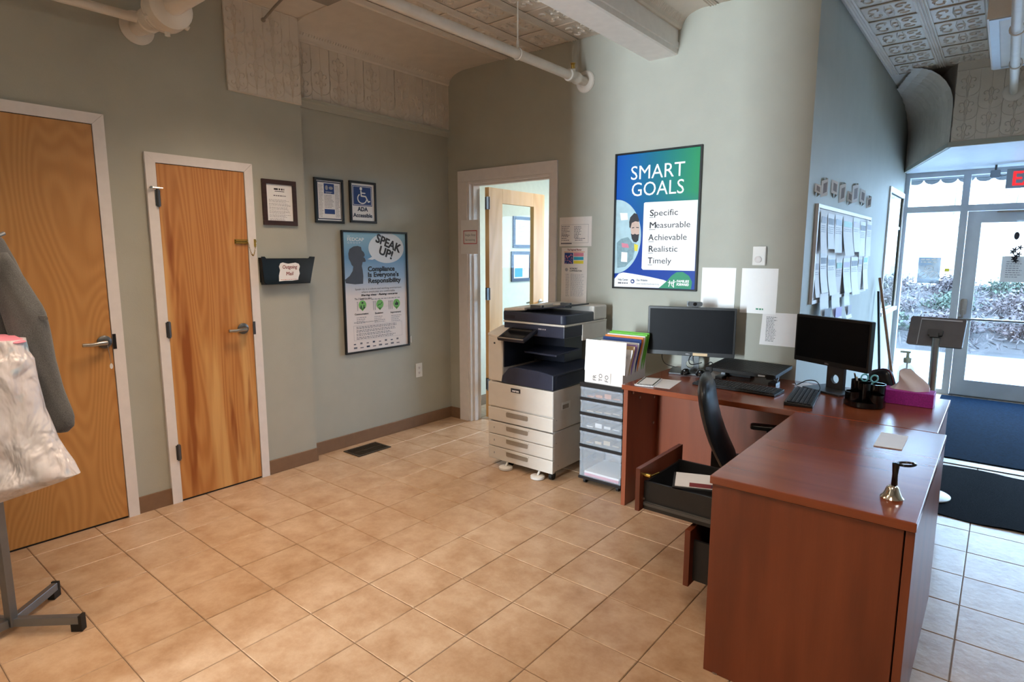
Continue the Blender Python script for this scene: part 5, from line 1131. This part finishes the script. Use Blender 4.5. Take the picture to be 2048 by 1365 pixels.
MB().rbox(-.045, .045, -.012, .02, .005, .034, .012, wm, axis='y').box(-.02, .02, -.005, .03, 0, .008, wm).build('body', 'black_plastic', t)
MB().cyl(wm @ Vector((0, -.012, .02)), wm @ Vector((0, -.018, .02)), .011, n=14).build('lens', 'black_gloss', t); MB().box(-.05, -.035, -.012, .018, .004, .036, wm).build('clip', 'dark_steel', t)
# cables
def cable(label, pts, r=.003, smooth_n=6):
    P = [Vector(p) for p in pts]; out = []
    for i in range(len(P)-1):
        p0, p1, p2, p3 = P[max(i-1, 0)], P[i], P[i+1], P[min(i+2, len(P)-1)]
        for k in range(smooth_n):
            t_ = k/smooth_n; out.append(.5*((2*p1)+(p2-p0)*t_+(2*p0-5*p1+4*p2-p3)*t_**2+(-p0+3*p1-3*p2+p3)*t_**3))
    out.append(P[-1]); tag(MB().tube(out, r, 6).build('cable', 'black_plastic', smooth=True), label, 'cable', 'desk cables')
cable('black cable looping left behind the left monitor', [(.28, 2.20, .91), (.13, 2.25, .90), (.06, 2.27, .84), (.09, 2.26, .775), (.2, 2.24, .762), (.26, 2.24, .761)])
cable('black cable hanging through hole in left monitor stand', [(.34, 2.14, .90), (.325, 2.11, .86), (.33, 2.10, .83), (.35, 2.11, .82), (.39, 2.16, .83)])
cable('black cable arching between left monitor and dock', [(.385, 2.22, .80), (.42, 2.24, .825), (.455, 2.2, .80), (.462, 2.13, .775), (.45, 2.09, .762)])
cable('thin black cable tangled beside the small dock', [(.38, 2.25, .765), (.45, 2.28, .80), (.52, 2.27, .785), (.56, 2.26, .764)])
cable('black keyboard cable curling above the small keyboard', [(.98, 2.08, .79), (.985, 2.12, .775), (1.03, 2.15, .80), (1.08, 2.14, .802), (1.12, 2.05, .79), (1.125, 2.0, .775)])
# laptop riser
t = thing('laptop_riser', 'flat black perforated laptop riser raised on tilted legs', 'laptop stand', (.70, 2.16, ZT))
RMx = Matrix.Translation((.70, 2.165, .832)) @ Matrix.Rotation(math.radians(-3), 4, 'Z') @ Matrix.Rotation(math.radians(4), 4, 'X')
MB().box(-.225, .20, -.15, .145, -.012, .010, RMx).build('platform', 'black_matt', t, bevel=.003)
mb = MB()
for i in range(24):
    for j in range(16): mb.box(-.185+.0155*i, -.185+.0155*i+.008, -.13+.0165*j, -.13+.0165*j+.008, .010, .0112, RMx)
o = mb.build('perforations', 'black_plastic', t); o['kind'] = 'stuff'
MB().box(.15, .195, -.158, -.15, -.016, .014, RMx).box(-.195, -.18, -.158, -.15, -.016, .014, RMx).build('front_stop', 'black_plastic', t); MB().box(.10, .14, -.1515, -.15, -.006, .004, RMx).build('maker_plate', 'alu', t)
for sx in (-1, 1):
    MB().prism([(.70+sx*.16-.012, 2.12, ZT+.004), (.70+sx*.16+.012, 2.12, ZT+.004), (.70+sx*.16+.012, 2.17, .822), (.70+sx*.16-.012, 2.17, .822)], (0, .006, 0)).build('leg', 'alu', t)
    MB().box(.70+sx*.16-.022, .70+sx*.16+.022, 2.06, 2.14, ZT+.0005, ZT+.018).build('foot', 'black_plastic', t)
t = thing('docking_box', 'small black docking station box under the laptop riser', 'docking station', (.61, 2.22, ZT))
MB().box(.52, .69, 2.20, 2.29, ZT+.0005, ZT+.026).build('body', 'black_matt', t, bevel=.003); MB().box(.54, .56, 2.198, 2.20, ZT+.008, ZT+.014).build('port', 'chrome', t)
# mice
for x, y, lab in ((.335, 2.035, 'black computer mouse left on the monitor base'), (.425, 2.06, 'black computer mouse right of the monitor stand')):
    t = thing('computer_mouse', lab, 'mouse', (x, y, ZT), math.radians(10), group='two black mice')
    rg = []
    for k in range(6):
        f = k/5; s_ = math.cos(f*PI/2*.97); rg.append([Vector((.031*s_*math.cos(q), .052*s_*math.sin(q), .0125+.034*math.sin(f*PI/2))) for q in [2*PI*i/18 for i in range(18)]])
    MB().loft(rg).build('shell', 'black_gloss', t, smooth=True, local=True, ang=70); MB().cyl((-.004, -.03, .036), (.004, -.03, .036), .008, n=12).build('wheel', 'dark_steel', t, local=True)
# keyboards
def keyboard(label, M, w, d, cols_, rows):
    t = thing('keyboard', label, 'keyboard', M.translation, rz=M.to_euler().z)
    MB().prism([(-w/2, -d/2, .001), (w/2, -d/2, .001), (w/2, -d/2, .012), (w/2, d/2, .022), (w/2, d/2, .001), (-w/2, d/2, .001), (-w/2, d/2, .022), (-w/2, -d/2, .012)][:0] or [(-w/2, -d/2, .001), (-w/2, d/2, .001), (-w/2, d/2, .02), (-w/2, -d/2, .012)], (w, 0, 0)).build('case', 'black_plastic', t, local=True, bevel=.002)
    mb = MB(); kw, kd = (w-.016)/cols_, (d-.02)/rows
    for i in range(cols_):
        for j in range(rows):
            x, y = -w/2+.008+kw*i, -d/2+.01+kd*j; z = .012+.008*(y+d/2)/d
            if j == 0 and 4 <= i <= 9 and cols_ > 12:
                if i == 4: mb.box(x, x+kw*6-.003, y, y+kd-.003, z, z+.007)
                continue
            mb.box(x, x+kw-.003, y, y+kd-.003, z, z+.007)
    o = mb.build('keys', 'black_matt', t, local=True); o['kind'] = 'stuff'
    mb = MB()
    for i in range(cols_):
        for j in range(1, rows): x, y = -w/2+.008+kw*i, -d/2+.01+kd*j; z = .012+.008*(y+d/2)/d+.0072; mb.poly([Vector((x+.004, y+kd*.45, z+.0002)), Vector((x+.008, y+kd*.45, z+.0002)), Vector((x+.008, y+kd*.7, z+.0002)), Vector((x+.004, y+kd*.7, z+.0002))])
    o = mb.build('key_legends', 'ink_light', t, local=True); o['kind'] = 'stuff'
keyboard('full-size black keyboard in front of the laptop riser', Matrix.Translation((.722, 1.862, ZT)) @ Matrix.Rotation(math.radians(-4), 4, 'Z'), .48, .155, 22, 6)
keyboard('black keyboard turned sideways near the desk corner', Matrix.Translation((1.085, 1.835, ZT)) @ Matrix.Rotation(math.radians(97), 4, 'Z'), .41, .135, 18, 6)
# papers on desk
t = thing('desk_sheet', 'plain white sheet lying on desk beneath notepad', 'paper', (.30, 1.72, ZT))
MB().prism([(.205, 1.585, ZT+.0005), (.425, 1.60, ZT+.0005), (.385, 1.86, ZT+.0005), (.19, 1.82, ZT+.0005)], (0, 0, .0006)).build('sheet', 'paper', t)
t = thing('notepad', 'small notepad with green bordered page at desk end', 'notepad', (.25, 1.68, ZT))
NM = Matrix.Translation((.255, 1.68, ZT+.0015)) @ Matrix.Rotation(math.radians(13), 4, 'Z')
BX(-.055, .055, -.12, .12, 0, .008, NM).build('page_block', 'paper', t); frame4(Pl(NM @ Vector((0, 0, .008)), NM.to_3x3() @ Vector((1, 0, 0)), NM.to_3x3() @ Vector((0, 1, 0))), -.05, -.10, .05, .115, .008, .0005).build('page_border', 'leaf_green', t)
mb = MB()
for k in range(12): mb.tube([NM @ Vector((-.05+.009*k, -.118+.006*math.cos(q), .005+.007*math.sin(q))) for q in [2*PI*i/8 for i in range(9)]], .001, 4)
mb.build('spiral_binding', 'dark_steel', t)
tag(MB().prism([(.935, 2.20, ZT+.0005), (1.06, 2.09, ZT+.0005), (1.13, 2.17, ZT+.0005), (1.0, 2.29, ZT+.0005)], (0, 0, .0008)).build('loose_sheet', 'paper'), 'loose white sheet under the angled monitor', 'paper')
tag(MB().prism([(1.517, 1.15, ZT+.0005), (1.614, 1.16, ZT+.0005), (1.612, 1.385, ZT+.0005), (1.512, 1.385, ZT+.0005)], (0, 0, .003)).build('note_card', 'paper'), 'small blank white card lying on desk return', 'card')
# pen organiser
ox, oy = 1.365, 1.885
t = thing('pen_organiser', 'round black tiered pen organiser beside pink tissue box', 'organiser', (ox, oy, ZT))
MB().lathe([(.092, .0005), (.095, .004), (.095, .03), (.091, .03), (.091, .006), (0, .006)], (ox, oy, ZT), n=36).build('base_tray', 'black_gloss', t, smooth=True)
def cup(x, y, r, z0, z1, nm='cup'):
    MB().lathe([(0, z0), (r, z0), (r*1.03, z1), (r*.95, z1), (r*.93, z0+.006), (0, z0+.006)], (x, y, ZT), n=28).build(nm, 'black_gloss', t, smooth=True)
cup(ox-.025, oy+.04, .046, .007, .125); cup(ox+.045, oy+.03, .042, .007, .115); cup(ox+.055, oy-.035, .036, .007, .072, 'low_cup'); cup(ox-.045, oy-.03, .04, .007, .075, 'low_cup'); cup(ox, oy-.012, .028, .007, .118, 'centre_cup')
t = thing('scissors', 'scissors with pale teal handles standing in pen organiser', 'scissors', (ox+.005, oy+.0, ZT+.02))
for s_ in (-1, 1):
    c_ = Vector((ox+.012+s_*.022, oy+.02, ZT+.142)); 
    MB().tube([c_+_r0*.018*math.cos(q)+Vector((0, 0, .018*math.sin(q))) for q in [2*PI*i/16 for i in range(17)]], .0042, 6).tube([c_+Vector((-s_*.004, 0, -.018)), Vector((ox+.012+s_*.006, oy+.012, ZT+.10))], .0045, 6).build('handle', 'teal_handle', t, smooth=True)
MB().prism([(ox+.006, oy+.01, ZT+.11), (ox+.016, oy+.01, ZT+.11), (ox+.012, oy-.005, ZT+.02)], (0, .002, 0)).build('blades', 'steel', t)
for k, (dx_, dy_, m_, lab, hz_) in enumerate(((-.06, .045, 'black_gloss', 'dark pen leaning at left of pen organiser', .15), (-.045, .02, 'paper', 'white pen leaning at left of pen organiser', .135))):
    t = thing('pen', lab, 'pen', (ox+dx_, oy+dy_, ZT+.02), group='pens in the organiser'); p0, p1 = Vector((ox-.03, oy+.04, ZT+.02)), Vector((ox+dx_, oy+dy_, ZT+hz_))
    MB().cyl(p0, p1, .004, n=8).build('barrel', m_, t, smooth=True); MB().cyl(p1, p1+(p1-p0).normalized()*.006, .0045, n=8).build('tip', 'folder_tan' if k else 'chrome', t)
# tissue box
t = thing('tissue_box', 'magenta patterned tissue box on desk corner', 'tissue box', (1.535, 2.085, ZT))
MB().box(1.425, 1.648, 2.02, 2.14, ZT+.0005, ZT+.072).build('box', 'tissue_box', t, bevel=.002)
MB().prism([(x, y, ZT+.0722) for x, y in ell(1.535, 2.08, .075, .035, 24)], (0, 0, .0006)).build('opening_film', 'pink_ink', t)
rg = []
for k in range(8):
    f = k/7; w = .085*(1-f)**.8+.012*f; dpt = .03*(1-f)+.004; cx_ = 1.535-.02*f+.01*math.sin(f*5)
    rg.append([Vector((cx_+w*math.cos(q)*(1+.12*math.sin(3*q+f*4))+.02*f*math.cos(2*q), 2.08+dpt*math.sin(q)*(1+.35*math.sin(4*q+f*3)), ZT+.073+.10*f+.012*math.sin(2*q+1)*f)) for q in [2*PI*i/28 for i in range(28)]])
MB().loft(rg).build('tissue', 'tissue', t, smooth=True, ang=60)
# sanitiser
bx, by = 1.50, 2.245
t = thing('sanitiser_bottle', 'clear pump bottle of hand sanitiser behind tissue box', 'bottle', (bx, by, ZT))
MB().lathe([(.04, .0005), (.043, .008), (.043, .13), (.036, .165), (.016, .185), (.014, .195)], (bx, by, ZT), n=28).build('bottle', 'sanitizer', t, smooth=True)
MB().lathe([(.018, .19), (.018, .215), (.008, .218), (.006, .245)], (bx, by, ZT), n=18).box(bx-.035, bx+.012, by-.006, by+.006, ZT+.243, ZT+.253).build('pump', 'pump_green', t, smooth=True); MB().cyl((bx, by, ZT+.01), (bx, by, ZT+.19), .004, n=8).build('dip_tube', 'plastic_white', t)
# dark pouch
t = thing('black_pouch', 'rounded black padded pouch leaning behind tissue box', 'pouch', (1.40, 2.23, ZT))
BM_ = Matrix.Translation((1.395, 2.235, ZT+.072)) @ Matrix.Rotation(math.radians(-20), 4, 'Z') @ Matrix.Rotation(math.radians(-18), 4, 'Y')
rg = [[BM_ @ Vector((.062*s_*(abs(math.cos(q))**.6)*(1 if math.cos(q) > 0 else -1), yy, .07*s_*(abs(math.sin(q))**.6)*(1 if math.sin(q) > 0 else -1))) for q in [2*PI*i/24 for i in range(24)]] for yy, s_ in ((-.03, .6), (-.024, .9), (-.01, 1), (.01, 1), (.024, .9), (.03, .6))]
MB().loft(rg).build('body', 'black_leather', t, smooth=True, ang=50); MB().tube([BM_ @ Vector((.063*(abs(math.cos(q))**.6)*(1 if math.cos(q) > 0 else -1), -.012, .071*(abs(math.sin(q))**.6)*(1 if math.sin(q) > 0 else -1))) for q in [2*PI*i/24 for i in range(25)]], .0025, 5).build('piping', 'maroon', t, smooth=True)
# hand bell
bx, by = 1.653, .575
t = thing('hand_bell', 'silver hand bell with black handle standing on desk return', 'bell', (bx, by, ZT))
MB().lathe([(.032, .0005), (.033, .005), (.027, .012), (.021, .026), (.017, .038), (.012, .043), (.006, .046)], (bx, by, ZT), n=28).build('bell_body', 'chrome', t, smooth=True)
MB().lathe([(.007, .044), (.009, .05), (.008, .08), (.0105, .112), (.011, .118), (0, .12)], (bx+.003, by, ZT), n=14).build('handle', 'black_gloss', t, smooth=True)
c_ = Vector((bx+.030, by+.012, ZT+.118)); MB().tube([c_+Vector((.023*math.cos(q), .020*math.sin(q), .003*math.cos(q))) for q in [2*PI*i/20 for i in range(21)]], .004, 6).build('strap_loop', 'black_gloss', t, smooth=True)

# ================================================================== COAT RACK, COAT, BAG
rxp, ryp = -1.135, -1.15
t = thing('coat_rack', 'grey metal coat rack with splayed feet at left edge', 'coat rack', (rxp, ryp, 0))
RM = Matrix.Translation((rxp, ryp, 0)) @ Matrix.Rotation(math.radians(20), 4, 'Z')
MB().box(-.02, .02, -.014, .014, .03, 1.75, RM @ Matrix.Translation((0, 0, 0))).build('post', 'rack_grey', t, bevel=.002)
for tip in (Vector((-.935, -.965, 0)), Vector((-1.318, -.958, 0)), Vector((-1.06, -1.45, 0)), Vector((-1.40, -1.32, 0))):
    d = (tip-Vector((rxp, ryp, 0))); Ln = d.length; an = math.atan2(d.y, d.x); FM = Matrix.Translation((rxp, ryp, 0)) @ Matrix.Rotation(an, 4, 'Z')
    f_ = MB().box(.015, Ln, -.013, .013, .03, .065, FM).build('foot', 'rack_grey', t, bevel=.002); MB().box(Ln-.004, Ln+.008, -.015, .015, .001, .068, FM).box(Ln-.035, Ln-.004, -.015, .015, .001, .032, FM).build('rubber_cap', 'rubber', f_)
MB().tube([(rxp, ryp, 1.72), (rxp-.12, ryp+.08, 1.70), (rxp-.2, ryp+.12, 1.73)], .008, 8).tube([(rxp, ryp, 1.60), (rxp-.05, ryp+.08, 1.58), (rxp-.09, ryp+.14, 1.61)], .008, 8).build('hook', 'rack_grey', t, smooth=True)
BD = 2.46        # depth of the rack along the view axis
fh = Vector((_f.x, _f.y, 0)).normalized()
def drape(rows, depth, thick, seed, folds, amp, n=48):
    rg = []
    for i, (y, xl, xr) in enumerate(rows):
        L_, R_ = at_depth(xl, y, depth), at_depth(xr, y, depth); c = (L_+R_)/2; hw = (R_-L_)/2; th = thick*min(1, hw.length/.1)
        ring = []
        for k in range(n):
            q = 2*PI*k/n; m_ = 1+amp*math.sin(folds*q+i*.35+seed)+amp*.6*math.sin((folds*2+1)*q-i*.5+seed*2)
            ring.append(c+hw*math.cos(q)+fh*th*math.sin(q)*m_)
        rg.append(ring)
    return MB().loft(rg)
def interp(rows, n):
    out = []
    for k in range(n+1):
        f = k/n*(len(rows)-1); i = min(int(f), len(rows)-2); g = f-i; out.append(tuple(rows[i][j]*(1-g)+rows[i+1][j]*g for j in range(3)))
    return out
t = thing('grey_coat', 'dark grey knitted coat hanging on the coat rack', 'coat', at_depth(-60, 860, BD+.05))
drape(interp([(440, -180, -40), (480, -190, 2), (520, -195, 25), (600, -195, 62), (690, -195, 75), (780, -195, 92), (858, -195, 100)], 24), BD+.09, .10, 1.0, 5, .12).build('body', 'coat_grey', t, smooth=True, ang=70)
drape(interp([(505, -40, 12), (560, -22, 50), (620, 5, 88), (660, 15, 97), (720, 35, 108), (780, 62, 126), (830, 82, 147), (852, 98, 148), (864, 108, 136)], 26), BD+.0, .055, 2.2, 3, .12).build('sleeve', 'coat_grey', t, smooth=True, ang=70)
drape([(632, 70, 92), (636, 74, 96), (640, 80, 95)], BD-.02, .02, 0, 2, .05, 16).build('button_tab', 'coat_grey', t, smooth=True)
m, n, l, p = base_nodes('bag_plastic')
nz = n.new('ShaderNodeTexNoise'); nz.inputs['Scale'].default_value = 9; l.new(coords(n, l, kind='World'), nz.inputs['Vector'])
rp = n.new('ShaderNodeValToRGB'); e = rp.color_ramp.elements; e[0].position = .35; e[0].color = (*S(204, 200, 204), 1); e[1].position = .72; e[1].color = (*S(164, 196, 216), 1); q = e.new(.6); q.color = (*S(208, 200, 202), 1)
l.new(nz.outputs['Fac'], rp.inputs[0]); l.new(rp.outputs[0], p.inputs['Base Color']); p.inputs['Roughness'].default_value = .28
n2 = n.new('ShaderNodeTexNoise'); n2.inputs['Scale'].default_value = 11; n2.inputs['Detail'].default_value = 3; n2.inputs['Distortion'].default_value = .3; l.new(coords(n, l, (1, 1, .45), kind='World'), n2.inputs['Vector'])
bp = n.new('ShaderNodeBump'); bp.inputs['Strength'].default_value = 1; bp.inputs['Distance'].default_value = .07; l.new(n2.outputs['Fac'], bp.inputs['Height']); l.new(bp.outputs[0], p.inputs['Normal'])
t = thing('plastic_bag', 'stuffed white plastic bag with red tie hanging on rack', 'bag', at_depth(-40, 1000, BD-.12))
drape(interp([(680, -120, 42), (705, -150, 50), (720, -160, 64), (760, -175, 72), (820, -190, 84), (880, -200, 112), (925, -205, 146), (948, -205, 158), (962, -200, 128), (985, -185, 62), (1006, -160, 0)], 40), BD-.13, .10, .5, 4, .14, 64).build('bag_body', 'bag_plastic', t, smooth=True, ang=80)
drape(interp([(674, -110, 24), (679, -118, 40), (685, -122, 48), (689, -120, 40)], 6), BD-.13, .07, .5, 5, .14, 40).build('red_drawstring_hem', 'pink_ink', t, smooth=True)

# ================================================================== OFFICE THINGS SEEN THROUGH THE DOOR
OW = Pl((-2.45, 0, 0), (0, 1, 0), (0, 0, 1))
for k, (a0, b0, a1, b1, lab) in enumerate(((3.69, 1.60, 4.05, 1.95, 'blue-framed document inside office, upper of two behind glass'), (3.66, 1.22, 4.02, 1.56, 'blue-framed document inside office, lower of two behind glass'))):
    t = framed('office_certificate', lab, 'picture frame', OW, a0, b0, a1, b1, .035, 'navy'); greek(t, OW, a0+.09, a1-.09, b1-.08, b0+.10, 9, 'ink_light', .009, k+80, .35, .3, word=.05)
    if k: prect(t, 'teal_block', OW, a0+.06, b0+.05, a0+.2, b0+.15, 'cyan_ink', .0095)
t = thing('office_desk', 'white office table behind the open glazed door', 'table', (-1.0, 5.4, 0))
BX(-2.35, -.7, 5.0, 5.7, .72, .75).build('top', 'office_panel', t); 
for x in (-2.3, -.78):
    for y in (5.03, 5.63): BX(x, x+.04, y, y+.04, .001, .72).build('leg', 'alu', t)
